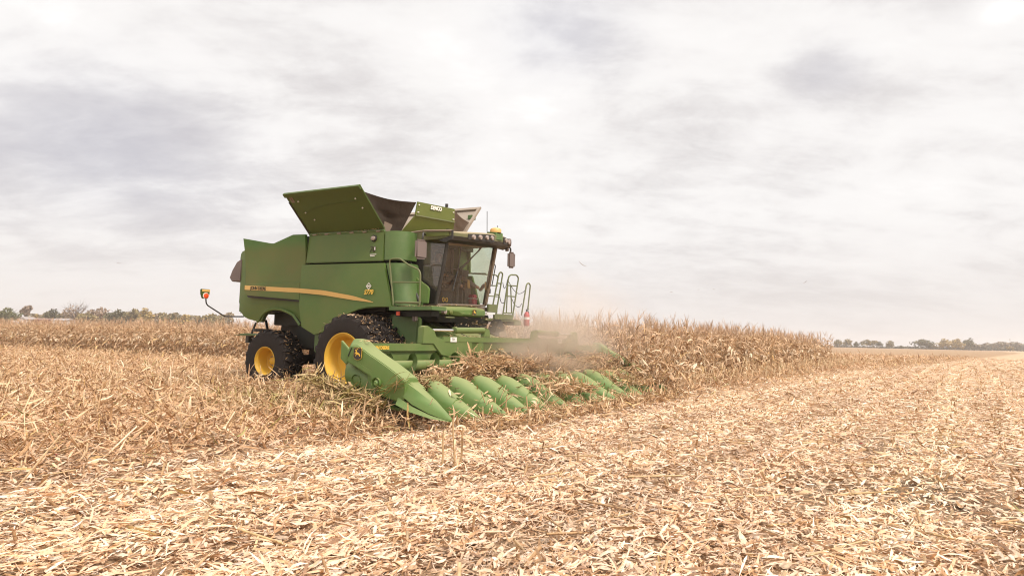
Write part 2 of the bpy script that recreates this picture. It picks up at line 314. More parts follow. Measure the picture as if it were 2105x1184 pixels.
# ground: one sheet to the horizon
ang = np.linspace(0, 2*np.pi, 361)[:-1]; fa = np.linspace(R(90-52), R(90+52), 420); ang = np.unique(np.round(np.concatenate([fa, ang[(ang < R(37)) | (ang > R(143))]]), 6))
rad = np.concatenate([[.3, 1.2, 2.2], np.geomspace(3, 60, 190), np.geomspace(63, 400, 30), [600, 900, 1500, 3000, 6000, 9000]])
RR, AA = np.meshgrid(rad, ang, indexing='ij'); gx, gy = RR*np.cos(AA), RR*np.sin(AA)
gz = height(gx, gy)-.01
gv = np.stack([gx, gy, gz], -1).reshape(-1, 3); nr, na = RR.shape
i0 = np.arange(nr-1)[:, None]*na; j0 = np.arange(na)[None]; j1 = (j0+1) % na
gq = np.stack([i0+j0, i0+na+j0, i0+na+j1, i0+j1], -1).reshape(-1, 4)
gl = w2l(gx, gy); rw = rough_w(*gl).reshape(-1); so = np.clip(soil(gx, gy), 0, 1.2).reshape(-1)*np.clip((30-RR.reshape(-1))/15, 0, 1)
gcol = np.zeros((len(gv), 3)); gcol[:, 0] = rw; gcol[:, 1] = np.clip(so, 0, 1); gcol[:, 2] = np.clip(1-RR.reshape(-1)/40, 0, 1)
gm = bpy.data.materials.new('stubble_ground'); gm.use_nodes = True; nt = gm.node_tree; N = nt.nodes; LK = nt.links
b = N['Principled BSDF']; b.inputs['Roughness'].default_value = .95; b.inputs['Specular IOR Level'].default_value = .1
at = nd('ShaderNodeAttribute', attribute_name='Col'); sp = nd('ShaderNodeSeparateColor'); LK.new(at.outputs['Color'], sp.inputs[0])
co = nd('ShaderNodeTexCoord').outputs['Object']
nA = noise(co, 1.0, 8, .75, (1, 1, 1)); nB = noise(co, 9., 8, .8, (1, 1, 1)); nC = noise(co, .05, 4, .6, (1, 1, 1))
mxn = mth('ADD', mth('MULTIPLY', nA, .45), mth('MULTIPLY', nB, .55))
head = mixc(smooth(mxn, .38, .62), (.33, .215, .125), (.60, .45, .30))
rough = mixc(smooth(mxn, .38, .62), (.20, .125, .07), (.42, .285, .17))
c = mixc(sp.outputs[0], head, rough)
c = mixc(smooth(nC, .35, .65, 0, .25), c, (.36, .26, .17))
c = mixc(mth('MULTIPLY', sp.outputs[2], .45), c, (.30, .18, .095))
c = mixc(mth('MULTIPLY', sp.outputs[1], .8), c, (.075, .05, .034))
LK.new(c, b.inputs['Base Color'])
bp = nd('ShaderNodeBump'); bp.inputs['Strength'].default_value = .7; bp.inputs['Distance'].default_value = .05; LK.new(nB, bp.inputs['Height']); LK.new(bp.outputs[0], b.inputs['Normal'])
ground = arrmesh('ground', gv, gq, gcol, gm); tag(ground, kind='structure')

def ribbons(c, yaw, pit, rol, ln, wd, curl, col, nseg=3, taper=.75, cup=0.):
    """curved leaf / husk strips; every argument an array of N"""
    n = len(c); s = np.linspace(-.5, .5, nseg+1)[None, :]; k = nseg+1
    prof = 1-taper*np.abs(2*s)**2.2
    lx = ln[:, None]*s; lz = curl[:, None]*ln[:, None]*(s*s*4-.4)
    hw = .5*wd[:, None]*prof
    sides = [(-1, 0), (1, 0)] if not cup else [(-1, 0), (0, 1), (1, 0)]
    cols = []; m = len(sides)
    V = np.zeros((n, k, m, 3))
    for j, (sd, mid) in enumerate(sides):
        V[:, :, j, 0] = lx; V[:, :, j, 1] = sd*hw; V[:, :, j, 2] = lz+(cup*wd[:, None]*prof if mid else 0)
    cr, sr = np.cos(rol)[:, None, None], np.sin(rol)[:, None, None]; y, z = V[..., 1].copy(), V[..., 2].copy(); V[..., 1] = y*cr-z*sr; V[..., 2] = y*sr+z*cr
    cp, sp_ = np.cos(pit)[:, None, None], np.sin(pit)[:, None, None]; x, z = V[..., 0].copy(), V[..., 2].copy(); V[..., 0] = x*cp-z*sp_; V[..., 2] = x*sp_+z*cp
    cy, sy = np.cos(yaw)[:, None, None], np.sin(yaw)[:, None, None]; x, y = V[..., 0].copy(), V[..., 1].copy(); V[..., 0] = x*cy-y*sy; V[..., 1] = x*sy+y*cy
    V += c[:, None, None, :]
    base = np.arange(n)[:, None, None]*(k*m); i = np.arange(nseg)[None, :, None]*m; j = np.arange(m-1)[None, None, :]
    q = np.stack([base+i+j, base+i+j+1, base+i+m+j+1, base+i+m+j], -1).reshape(-1, 4)
    cc = np.repeat(col, k*m, axis=0)
    return V.reshape(-1, 3), q, cc
def sticks(a, b, r0, r1, col, n=4):
    """straight tapered stems from a to b"""
    N_ = len(a); d = b-a; L_ = np.linalg.norm(d, axis=1, keepdims=True); t = d/np.maximum(L_, 1e-6)
    ref = np.where(np.abs(t[:, 2:3]) > .9, np.array([[1., 0, 0]]), np.array([[0, 0, 1.]])); u = np.cross(t, ref); u /= np.linalg.norm(u, axis=1, keepdims=True); w = np.cross(t, u)
    V = np.zeros((N_, 2, n, 3))
    for k in range(n):
        o = u*math.cos(2*math.pi*k/n)+w*math.sin(2*math.pi*k/n); V[:, 0, k] = a+o*r0[:, None]; V[:, 1, k] = b+o*r1[:, None]
    base = np.arange(N_)[:, None]*2*n; k = np.arange(n)[None]; k1 = (k+1) % n
    q = np.stack([base+k, base+k1, base+n+k1, base+n+k], -1).reshape(-1, 4)
    if n == 4: q = np.concatenate([q, (np.arange(N_)[:, None]*8+np.array([[4, 5, 6, 7]]))])
    return V.reshape(-1, 3), q, np.repeat(col, 2*n, axis=0)
def merge(parts):
    vs, qs, cs, o = [], [], [], 0
    for v, q, c in parts: vs.append(v); qs.append(q+o); cs.append(c); o += len(v)
    return np.concatenate(vs), np.concatenate(qs), np.concatenate(cs)
PAL_H = np.array([(.80, .63, .45), (.74, .55, .37), (.68, .475, .29), (.85, .72, .55), (.60, .385, .205), (.46, .285, .145), (.68, .485, .29), (.30, .19, .115)])
PW_H = np.array([.22, .24, .17, .13, .11, .06, .04, .03])
PAL_R = np.array([(.68, .475, .285), (.60, .40, .225), (.52, .32, .165), (.75, .57, .38), (.40, .235, .115), (.29, .17, .09), (.58, .39, .16), (.32, .29, .10)])
PW_R = np.array([.20, .22, .20, .10, .14, .09, .04, .01])
def pick(n, pal, w): return pal[rng.choice(len(pal), n, p=w/w.sum())]*rng.uniform(.86, 1.12, (n, 1))
def litter_points(n, r0, r1, half=R(57)):
    r = np.sqrt(rng.uniform(r0*r0, r1*r1, n)); a = rng.uniform(-half, half, n); return r*np.sin(a), r*np.cos(a)
def inside_machine(xl, yl): return (xl > -5) & (xl < 1.2) & (np.abs(yl) < 1.2)
parts = []
BANDS = [(2.5, 7, 1750, .93), (7, 11, 1050, .98), (11, 18, 600, 1.1), (18, 32, 220, 1.4), (32, 60, 60, 2.0), (60, 130, 8, 3.6)]
for r0, r1, dens, sc in BANDS:
    n = int(dens*1.12*.5*(r1*r1-r0*r0)*R(114)); x, y = litter_points(n, r0, r1); xl, yl = w2l(x, y)
    corn_in = (yl > 5.2) & (yl < 40.6) & (xl < 3.2)
    band = np.clip(-np.sin(xl*2*np.pi/1.524+.5*wav(yl, xl, 7, 10))-.35, 0, 1)*.55*(1-rough_w(xl, yl)); keep = (rng.uniform(0, 1, n) > np.clip(soil(x, y)*(r0 < 18)*.8+band, 0, .66)) & ~(corn_in & (rng.uniform(0, 1, n) < .8))
    x, y, xl, yl = x[keep], y[keep], xl[keep], yl[keep]; n = len(x); rw_ = rng.uniform(0, 1, n) < rough_w(xl, yl)
    u = rng.uniform(0, 1, n); ln = np.where(u < .6, rng.uniform(.02, .085, n), np.where(u < .9, rng.uniform(.07, .16, n), rng.uniform(.13, .32, n)))*sc*np.where(rw_, 1.18, 1)
    wd_ = np.where(u < .6, rng.uniform(.003, .016, n), rng.uniform(.007, .030, n))*sc**.8
    pit = rng.normal(0, 1, n)*np.where(rw_, .42, .16); lift = np.where(rw_, rng.exponential(.07, n), rng.exponential(.018, n)); lift = np.minimum(lift, .4)
    z = height(x, y)+.006+lift+np.abs(np.sin(pit))*ln*.4
    # pieces lie mostly along the direction the header dragged them
    yaw = np.where(rng.uniform(0, 1, n) < .45, -HD+R(90)+rng.normal(0, .55, n), rng.uniform(0, 6.28, n))
    col = np.where(rw_[:, None], pick(n, PAL_R, PW_R), pick(n, PAL_H, PW_H))
    tone = 1+.10*wav(xl, yl*.3, 2.9, 7)+.05*wav(x, y, 6, 8); tone = tone+np.where(rw_, 0, .11*np.sin(xl*2*np.pi/1.524+.5*wav(yl, xl, 7, 10))+.06*np.sin(xl*2*np.pi/5.3+1)); col = np.clip(col*tone[:, None]*np.where(rw_[:, None], np.array([[1.0, .96, .98]]), np.array([[.97, .90, .885]])), 0, np.array([.78, .68, .55]))
    c = np.stack([x, y, z], 1); cu = rng.normal(0, .12, n)
    parts.append(ribbons(c, yaw, pit, rng.normal(0, .5, n), ln, wd_, cu, col, 3 if r1 < 20 else 2))
# husks: broad cupped shells, pale
for r0, r1, dens, sc in [(3.2, 9, 42, .95), (9, 18, 18, 1.1), (18, 34, 5, 1.4)]:
    n = int(dens*.5*(r1*r1-r0*r0)*R(114)); x, y = litter_points(n, r0, r1); xl, yl = w2l(x, y); z = height(x, y)+rng.uniform(.01, .04, n)
    col = pick(n, np.array([(.70, .54, .38), (.74, .61, .48), (.66, .485, .32), (.62, .42, .24)]), np.array([.35, .3, .25, .1]))
    parts.append(ribbons(np.stack([x, y, z], 1), rng.uniform(0, 6.28, n), rng.normal(0, .25, n), rng.normal(0, .5, n), rng.uniform(.09, .2, n)*sc, rng.uniform(.03, .065, n)*sc, rng.normal(0, .12, n), col, 5, .95, .28))
# large curled leaves
for r0, r1, dens, sc in [(3.2, 9, 11, 1.), (9, 18, 7, 1.1), (18, 36, 3, 1.4)]:
    n = int(dens*.5*(r1*r1-r0*r0)*R(114)); x, y = litter_points(n, r0, r1); xl, yl = w2l(x, y); rw_ = rng.uniform(0, 1, n) < rough_w(xl, yl); kp = rw_ | (rng.uniform(0, 1, n) < .5); x, y, rw_ = x[kp], y[kp], rw_[kp]; n = len(x)
    z = height(x, y)+np.where(rw_, rng.uniform(.03, .22, n), rng.uniform(.01, .05, n))
    parts.append(ribbons(np.stack([x, y, z], 1), rng.uniform(0, 6.28, n), rng.normal(0, 1, n)*np.where(rw_, .6, .18), rng.normal(0, .8, n), rng.uniform(.16, .38, n)*sc, rng.uniform(.018, .045, n)*sc, rng.normal(.05, .2, n), pick(n, PAL_R, PW_R), 6, .9, .16))
# stalks leaning in the rough part
for r0, r1, dens in [(4, 12, 5), (12, 24, 4), (24, 45, 1.6)]:
    n = int(dens*.5*(r1*r1-r0*r0)*R(114)); x, y = litter_points(n, r0, r1); xl, yl = w2l(x, y); kp = (rng.uniform(0, 1, n) < rough_w(xl, yl)) & ~((xl > -5) & (xl < 3) & (np.abs(yl) < 2.6)) & ~((yl > 5) & (xl > -9)) & (yl < 9); x, y = x[kp], y[kp]; n = len(x)
    yaw = rng.uniform(0, 6.28, n); el = rng.uniform(.15, 1.1, n); ln = rng.uniform(.2, .75, n); a = np.stack([x, y, height(x, y)], 1); d = np.stack([np.cos(yaw)*np.cos(el), np.sin(yaw)*np.cos(el), np.sin(el)], 1)*ln[:, None]; rr = rng.uniform(.008, .0135, n)
    parts.append(sticks(a, a+d, rr, rr*.8, pick(n, np.array([(.74, .56, .34), (.66, .46, .25), (.56, .36, .19), (.80, .64, .44)]), np.ones(4)), 5))
# broken stalks lying about
for r0, r1, dens, sc in [(3.2, 10, 6, 1.), (10, 20, 4, 1.), (20, 40, 1.6, 1.3)]:
    n = int(dens*.5*(r1*r1-r0*r0)*R(114)); x, y = litter_points(n, r0, r1); xl, yl = w2l(x, y); kp = rng.uniform(0, 1, n) < (.25+.75*rough_w(xl, yl)); x, y = x[kp], y[kp]; n = len(x)
    z = height(x, y)+rng.uniform(.02, .07, n); yaw = rng.uniform(0, 6.28, n); ln = rng.uniform(.12, .7, n); dz = rng.normal(0, .07, n)*ln
    d = np.stack([np.cos(yaw)*ln, np.sin(yaw)*ln, dz], 1)/2; c = np.stack([x, y, z], 1); rr = rng.uniform(.007, .013, n)*sc
    parts.append(sticks(c-d, c+d, rr, rr*.85, pick(n, np.array([(.64, .47, .26), (.55, .38, .19), (.46, .29, .15), (.70, .56, .38)]), np.ones(4)), 5))
# a few bits of red cob
n = 60; x, y = litter_points(n, 3.6, 14); z = height(x, y)+.03; yaw = rng.uniform(0, 6.28, n); d = np.stack([np.cos(yaw), np.sin(yaw), yaw*0], 1)*.022; c = np.stack([x, y, z], 1)
parts.append(sticks(c-d, c+d, np.full(n, .012), np.full(n, .011), pick(n, np.array([(.36, .07, .05), (.24, .06, .045)]), np.ones(2)), 6))
v, q, c = merge(parts); tag(arrmesh('straw_litter', v, q, c, M['residue']), 'chopped corn straw and husks littering the harvested field', 'straw litter', kind='stuff')

# standing stubble: cut stalks in rows left behind the header
parts = []
def stub_rows(x0, x1, y0, y1, hmin, hmax, keepf=.8, dy=.762, dx=.2):
    ys = np.arange(y0, y1, dy); xs = np.arange(x0, x1, dx); X, Y = np.meshgrid(xs, ys); X = X.ravel()+rng.normal(0, .06, X.size); Y = Y.ravel()+rng.normal(0, .05, Y.size)
    k = (rng.uniform(0, 1, X.size) < keepf*rough_w(X, Y)); X, Y = X[k], Y[k]; wx, wy = l2w(X, Y)
    k = (wy > 2.5) & (np.abs(wx) < wy*1.25+2) & ~((X > -4.5) & (np.abs(Y) < 2.6)); wx, wy = wx[k], wy[k]; n = len(wx)
    h = rng.uniform(hmin, hmax, n)*np.where(rng.uniform(0, 1, n) < .2, 1.5, 1); a = np.stack([wx, wy, height(wx, wy)-.02], 1)
    lean = rng.normal(0, .28, (n, 2)); b = a+np.stack([lean[:, 0]*h, lean[:, 1]*h, h], 1); rr = rng.uniform(.008, .013, n)
    col = pick(n, np.array([(.56, .39, .22), (.48, .31, .165), (.40, .25, .13), (.62, .47, .28)]), np.ones(4))
    parts.append(sticks(a, b, rr, rr*.8, col, 4))
    # torn leaves still hanging on the stubs
    m = 3; ii = np.repeat(np.arange(n), m); t = rng.uniform(.3, 1.1, n*m); p = a[ii]+(b-a)[ii]*t[:, None]; p[:, :2] += rng.normal(0, .06, (n*m, 2))
    parts.append(ribbons(p, rng.uniform(0, 6.28, n*m), rng.normal(.1, .75, n*m), rng.normal(0, .8, n*m), rng.uniform(.12, .36, n*m), rng.uniform(.015, .04, n*m), rng.normal(.15, .2, n*m), pick(n*m, PAL_R, PW_R), 4))
stub_rows(-26, 4.6, -13, -4.7, .16, .42)
stub_rows(-40, -4.0, -4.7, 8.3, .14, .34, .7)
stub_rows(-4, 9, 41.2, 75, .15, .4, .7, .9, .35)
stub_rows(3.4, 5.0, 5.0, 41, .25, .7, .95, .45, .15)
X, Y = np.meshgrid(np.arange(4.4, 16, .762), np.arange(-18, 60, .21)); X = X.ravel()+rng.normal(0, .05, X.size); Y = Y.ravel()+rng.normal(0, .05, Y.size); wx, wy = l2w(X, Y)
k = (wy > 3.5) & (np.abs(wx) < wy*.95+1) & (rng.uniform(0, 1, X.size) < .5*(1-rough_w(X, Y))); wx, wy = wx[k], wy[k]; n = len(wx); h = rng.uniform(.05, .17, n); a = np.stack([wx, wy, height(wx, wy)-.02], 1); b_ = a+np.stack([rng.normal(0, .35, n)*h, rng.normal(0, .35, n)*h, h], 1); rr = rng.uniform(.009, .014, n)
parts.append(sticks(a, b_, rr, rr*1.05, pick(n, np.array([(.62, .43, .24), (.50, .32, .17), (.40, .24, .12), (.70, .53, .33)]), np.ones(4)), 5))
v, q, c = merge(parts); tag(arrmesh('corn_stubble', v, q, c, M['residue']), 'ragged rows of cut corn stubble with torn leaves', 'corn stubble', kind='stuff')

# ------------------------------------------------------------------ standing corn
def corn_leaves(z0, az, L_, e0, e1, w, tw, col, ns=5):
    n = len(z0); s = np.linspace(0, 1, ns+1)[None]; th = e0[:, None]+(e1-e0)[:, None]*s**.75; ds = L_[:, None]/ns
    r = np.concatenate([np.zeros((n, 1)), np.cumsum(np.cos(th[:, :-1])*ds, 1)], 1); z = z0[:, None]+np.concatenate([np.zeros((n, 1)), np.cumsum(np.sin(th[:, :-1])*ds, 1)], 1)
    hw = .5*w[:, None]*np.clip(np.sin(np.pi*(s*.82+.12)), .05, 1); ta = tw[:, None]*s
    ca, sa = np.cos(az)[:, None], np.sin(az)[:, None]
    nx, nz_ = -np.sin(th), np.cos(th)                      # leaf normal in the (radial, z) plane
    V = np.zeros((n, ns+1, 2, 3))
    for j, sg in enumerate((-1, 1)):
        lat = sg*hw*np.cos(ta); nor = sg*hw*np.sin(ta); rr = r+nor*nx
        V[:, :, j, 0] = rr*ca-lat*sa; V[:, :, j, 1] = rr*sa+lat*ca; V[:, :, j, 2] = z+nor*nz_
    base = np.arange(n)[:, None]*(ns+1)*2; i = np.arange(ns)[None]*2
    q = np.stack([base+i, base+i+1, base+i+3, base+i+2], -1).reshape(-1, 4)
    return V.reshape(-1, 3), q, np.repeat(col, (ns+1)*2, axis=0)
PAL_C = np.array([(.62, .425, .26), (.55, .36, .205), (.46, .285, .155), (.70, .52, .34), (.36, .215, .115), (.57, .385, .18)])
PW_C = np.array([.26, .24, .2, .13, .12, .05])
def corn_template(lod):
    H_ = rng.uniform(1.55, 1.85); ps = []; col = pick(1, np.array([(.42, .285, .15), (.36, .23, .12), (.48, .34, .2)]), np.ones(3))
    k = np.linspace(0, H_+rng.uniform(0, .25), 5); bend = rng.normal(0, .05, 2); pt = np.stack([bend[0]*(k/H_)**2*H_, bend[1]*(k/H_)**2*H_, k], 1); rr = np.linspace(.013, .005, 5)
    ps.append(sticks(pt[:-1], pt[1:], rr[:-1], rr[1:], np.repeat(col, 4, 0), 4))
    nl = 14 if lod == 0 else 9
    z0 = np.linspace(.2, H_*.90, nl)+rng.normal(0, .04, nl); az = np.arange(nl)*np.pi+rng.normal(0, .6, nl)+rng.uniform(0, 6.28)
    L_ = rng.uniform(.4, .78, nl)*np.interp(z0, [0, .7, 1.35, 1.85], [.7, .95, .8, .55])
    e0 = np.where(z0 > H_*.72, rng.uniform(1.2, 1.52, nl), rng.uniform(.1, 1.3, nl)); e1 = np.where(rng.uniform(0, 1, nl) < .85, rng.uniform(-1.57, -1.15, nl), rng.uniform(-.4, .9, nl)); w = rng.uniform(.03, .055, nl)*np.interp(z0, [.3, 1.1, 1.6], [1.5, 1.3, .8])*(1 if lod == 0 else 1.35)
    ps.append(corn_leaves(z0, az, L_, e0, e1, w, rng.normal(0, 1.6, nl), pick(nl, PAL_C, PW_C), 5 if lod == 0 else 3))
    nt_ = 7 if lod == 0 else 4                                   # tassel
    ps.append(corn_leaves(np.full(nt_, H_), rng.uniform(0, 6.28, nt_), rng.uniform(.2, .46, nt_), rng.uniform(1.1, 1.55, nt_), rng.uniform(.5, 1.4, nt_), np.full(nt_, .015), rng.normal(0, 1, nt_), pick(nt_, np.array([(.60, .42, .28), (.48, .32, .20)]), np.ones(2)), 3))
    ne = 3; az = rng.uniform(0, 6.28)+rng.normal(0, .5, ne); ze = rng.uniform(.75, 1.15)   # ear in its husk
    ps.append(corn_leaves(np.full(ne, ze), az, np.full(ne, .26), np.full(ne, -.5), np.full(ne, -1.45), np.full(ne, .075), rng.normal(0, .5, ne), pick(ne, np.array([(.70, .54, .37), (.76, .61, .43)]), np.ones(2)), 3))
    return merge(ps)
TPL = [[corn_template(l) for _ in range(12)] for l in (0, 1)]
def plant_field(wx, wy, lod, hs, lean, cs):
    out = []
    for t in range(12):
        sel = np.arange(len(wx)) % 12 == t
        if not sel.any(): continue
        v, q, c = TPL[lod][t]; n = sel.sum(); yw = rng.uniform(0, 6.28, n); cy, sy = np.cos(yw)[:, None], np.sin(yw)[:, None]; s = hs[sel][:, None]
        V = np.stack([(v[:, 0]*cy-v[:, 1]*sy)*s**.5, (v[:, 0]*sy+v[:, 1]*cy)*s**.5, v[:, 2]*s], -1); ln = lean[sel]
        V[..., 0] += V[..., 2]*ln[:, :1]+wx[sel][:, None]; V[..., 1] += V[..., 2]*ln[:, 1:]+wy[sel][:, None]; V[..., 2] += height(wx[sel], wy[sel])[:, None]
        C = np.clip(c[None]*cs[sel][:, None, None], 0, .8)
        out.append((V.reshape(-1, 3), (q[None]+(np.arange(n)*len(v))[:, None, None]).reshape(-1, 4), C.reshape(-1, 3)))
    return out
def corn_block(x0, x1, y0, y1, dx, lod, keepf=1., dy=.762, hk=1.04):
    ys = np.arange(y0, y1, dy); xs = np.arange(x0, x1, dx); X, Y = np.meshgrid(xs, ys); X = X.ravel()+rng.normal(0, .05, X.size); Y = Y.ravel()+rng.normal(0, .04, Y.size)
    k = (rng.uniform(0, 1, X.size) < keepf) & (X < 3.4+.35*wav(Y, Y, 3., 9)); X, Y = X[k], Y[k]; wx, wy = l2w(X, Y); k = (np.abs(wx) < wy*.95+4) & (wy > 4); wx, wy, Y = wx[k], wy[k], Y[k]; n = len(wx)
    ln = rng.normal(0, .05, (n, 2))+np.where(rng.uniform(0, 1, (n, 1)) < .06, rng.normal(0, .3, (n, 2)), 0)
    return plant_field(wx, wy, lod, hk*rng.uniform(.84, 1.1, n)*(1+.03*wav(wx, wy, 5, 11)), ln, rng.uniform(.85, 1.15, n))
parts = []
parts += corn_block(-1.2, 3.6, 5.35, 40.8, .17, 0)            # ends of the rows along the headland
parts += corn_block(-9, -1.2, 6.1, 12, .18, 0, .9)
parts += corn_block(-9, -1.2, 12, 40.8, .26, 1, .8)
parts += corn_block(-62, -9, 8.4, 12.9, .18, 0, .95, hk=.97)          # the long side of the block, behind the machine
parts += corn_block(-62, -9, 12.9, 30, .34, 1, .8, hk=.93)
parts += corn_block(-150, -62, 8.4, 60, .55, 1, .7, 1.2, hk=.86)
parts += corn_block(-62, -9, 30, 41, .5, 1, .8, 1.2, hk=.9)
v, q, c = merge(parts); tag(arrmesh('standing_corn', v, q, c, M['corn']), 'block of tall dry standing corn not yet harvested', 'corn field', kind='stuff')

# ================================================================== combine harvester (machine frame)
c1 = crop(400, 360, 860, 1945); c2 = crop(760, 360, 1220, 1945); e4 = crop(970, 540, 1110, 1036); e5 = crop(690, 690, 890, 1393); e6 = crop(860, 640, 1060, 1973)
MROT = -HD
CB = tag(empty('combine_harvester', ORG, MROT), 'dusty green combine harvester with yellow wheels working at the end of the corn', 'combine harvester')
def part(mb, name, m, parent=CB, **k): return mb.build(name, M[m] if isinstance(m, str) else m, parent, **k)
# --- side panels (near side, y < 0) and their mirror images (far side)
def bulge(x, z): return -.05*math.exp(-((z-2.95)/.75)**2)
def rear_disp(x, z): return -.06*max(0, (z-3.2)/.85)**1.5-(.035 if z < 2.80 else 0)+(.05 if x < -4.72 else 0)
rp = [(-4.72, 4.05), (-3.55, 3.85), (-3.44, 3.845), (-3.33, 3.87), (-2.68, 4.02), (-2.22, 4.0), (-2.22, 3.26), (-2.36, 3.22), (-2.36, 2.36), (-4.50, 2.51), (-4.60, 2.62), (-4.66, 3.59)]
fp = [(-2.325, 3.24), (.49, 3.17), (.80, 2.17), (.36, 2.17), (.06, 2.165), (-.23, 2.12), (-.53, 2.03), (-.85, 1.88), (-1.15, 1.70), (-1.45, 1.57), (-1.76, 1.50), (-2.22, 1.69), (-2.31, 2.2)]
def crease_z(x): return float(np.interp(x, [-2.4, -1.4, -.4, .3, .8], [2.70, 2.64, 2.50, 2.37, 2.28]))
def front_disp(x, z):
    d = z-crease_z(x); return -.07*max(0., 1-abs(z-2.6)/1.1)-(.03 if d < -.005 else 0.)+.03*max(0, (x-.2))
up = [(-2.18, 3.985), (.44, 3.91), (.44, 3.22), (-2.22, 3.275)]
shell = [(-4.70, 3.80), (-5.10, 3.745), (-5.20, 3.69), (-5.25, 3.58), (-5.22, 2.97), (-5.15, 2.87), (-5.17, 2.36), (-5.02, 2.05), (-4.90, 1.95), (-4.66, 1.88), (-4.17, 1.80), (-4.10, 1.84), (-4.02, 1.95), (-3.88, 2.06), (-3.70, 2.12), (-3.45, 2.145), (-3.22, 2.13), (-2.98, 2.07), (-2.73, 1.98), (-2.45, 1.73), (-2.34, 1.66), (-2.34, 3.6)]
panels = {}
for s in (-1, 1):
    near = s < 0
    def P2(poly, y, th, disp, m, name, cx=(), cz=(), bev=.018):
        b = MB(); b.panel(poly, -1.68-y, th, disp, cx, cz)
        if s > 0: bmesh.ops.scale(b.bm, vec=(1, -1, 1), verts=b.bm.verts)
        o = part(b, name, m, bevel=bev, smooth=30); return o
    a = P2(shell, -.10, .10, lambda x, z: .03+.10*max(0, (-4.6-x)/.6)**2+.07*max(0, (2.33-z)/.5)**1.3, 'side', 'rear_body_shell', [-4.9, -4.75, -4.5, -4], [2.33, 2.2, 2.05, 1.95], .012)
    b_ = P2(rp, 0, .07, rear_disp, 'rearside', 'engine_side_panel', [-4.72, -4, -3.2], [2.795, 2.805, 3.2, 3.4, 3.6, 3.75, 3.9])
    c_ = P2(fp, 0, .07, front_disp, 'side', 'lower_side_panel', [-1.8, -1.4, -.9, -.4, .0, .3, .6], [3.0, 2.8, 1.9])
    d_ = P2(up, 0, .07, lambda x, z: .05*max(0, z-3.25), 'side', 'tank_side_panel', [-1, 0], [3.5, 3.75])
    if near: panels = dict(rear=b_, low=c_, up=d_, shell=a)
gp_ = MB().prism([(x, -1.625, z) for x, z in [(-4.76, 3.70), (-4.74, 3.55), (-4.68, 2.57), (-4.54, 2.455), (-2.30, 2.305), (-2.30, 3.3), (-2.16, 3.3), (-2.16, 3.9), (-2.7, 3.95), (-3.5, 3.7)]], (0, .05, 0)); part(gp_, 'panel_recess', 'black', smooth=0)
# the arched lip over the rear wheel
lip = [(x, -1.58, z) for x, z in shell[10:21]]
part(MB().tube([(x, -1.575, z) for x, z in [(-4.17, 1.81)]+[shell[i] for i in range(11, 20)]], .035, 6), 'rear_wheel_arch', 'side')
part(MB().tube([(.80, -1.66, 2.175), (.36, -1.69, 2.175), (-.0, -1.72, 2.155), (-.23, -1.73, 2.125), (-.53, -1.73, 2.035), (-.85, -1.72, 1.885), (-1.15, -1.71, 1.705)], .022, 6), 'front_wheel_arch', 'side')
# decals
def strip(rows, y, m, name, par):
    b = MB(); ys = y if callable(y) else (lambda x, z: y)
    vt = [[b.bm.verts.new((x, ys(x, z), z)) for x, z in r] for r in rows]
    for r0, r1 in zip(vt, vt[1:]):
        for k in range(len(r0)-1): b.bm.faces.new((r0[k], r0[k+1], r1[k+1], r1[k]))
    return part(b, name, m, par)
yr = lambda x, z: -1.68+rear_disp(x, 2.7)-.006
strip([[(x, float(np.interp(x, [-4.55, -2.37], [2.775, 2.65]))) for x in np.linspace(-4.58, -2.365, 6)], [(x, float(np.interp(x, [-4.55, -2.37], [2.66, 2.54]))) for x in np.linspace(-4.58, -2.365, 6)]], yr, 'stripe', 'gold_stripe', panels['rear'])
xs_ = np.linspace(-2.315, .27, 22)
st_t = [(x, float(np.interp(x, [-2.32, -1.4, -.4, .2, .28], [2.645, 2.575, 2.43, 2.30, 2.27]))) for x in xs_]; st_b = [(x, float(np.interp(x, [-2.31, -1.4, -.4, .28], [2.535, 2.46, 2.33, 2.262]))) for x in xs_]
def yf(x, z): return -1.68+front_disp(x, z)-.014
strip([st_t, [(a[0], (a[1]+b[1])/2) for a, b in zip(st_t, st_b)], st_b], yf, 'stripe', 'gold_stripe', panels['low'])
text('lettering', 'JOHN DEERE', .118, (-4.0, -1.68+rear_disp(-4, 2.7)-.012, 2.682), (1, 0, -.055), (0, 0, 1), M['ink'], panels['rear'], ext=.003, bold=.003, track=.95)
text('model_number', 'S770', .145, (.10, -1.68+front_disp(.1, 2.5)-.025, 2.50), (1, 0, 0), (0, 0, 1), M['gold'], panels['low'], shear=.25, ext=.003, bold=.004)
b = MB(); cz = 2.645; q = [(.10, cz+.085), (.19, cz), (.10, cz-.085), (.01, cz)]; yy = -1.68+front_disp(.1, 2.65)-.02
q2 = [(.10+(x-.1)*.72, cz+(z-cz)*.72) for x, z in q]
for i in range(4): j = (i+1) % 4; b.poly([(q[i][0], yy, q[i][1]), (q[j][0], yy, q[j][1]), (q2[j][0], yy, q2[j][1]), (q2[i][0], yy, q2[i][1])])
b.box((.10, yy, cz), (.085, .004, .035)); part(b, 'diamond_badge', 'white', panels['low'], smooth=0)
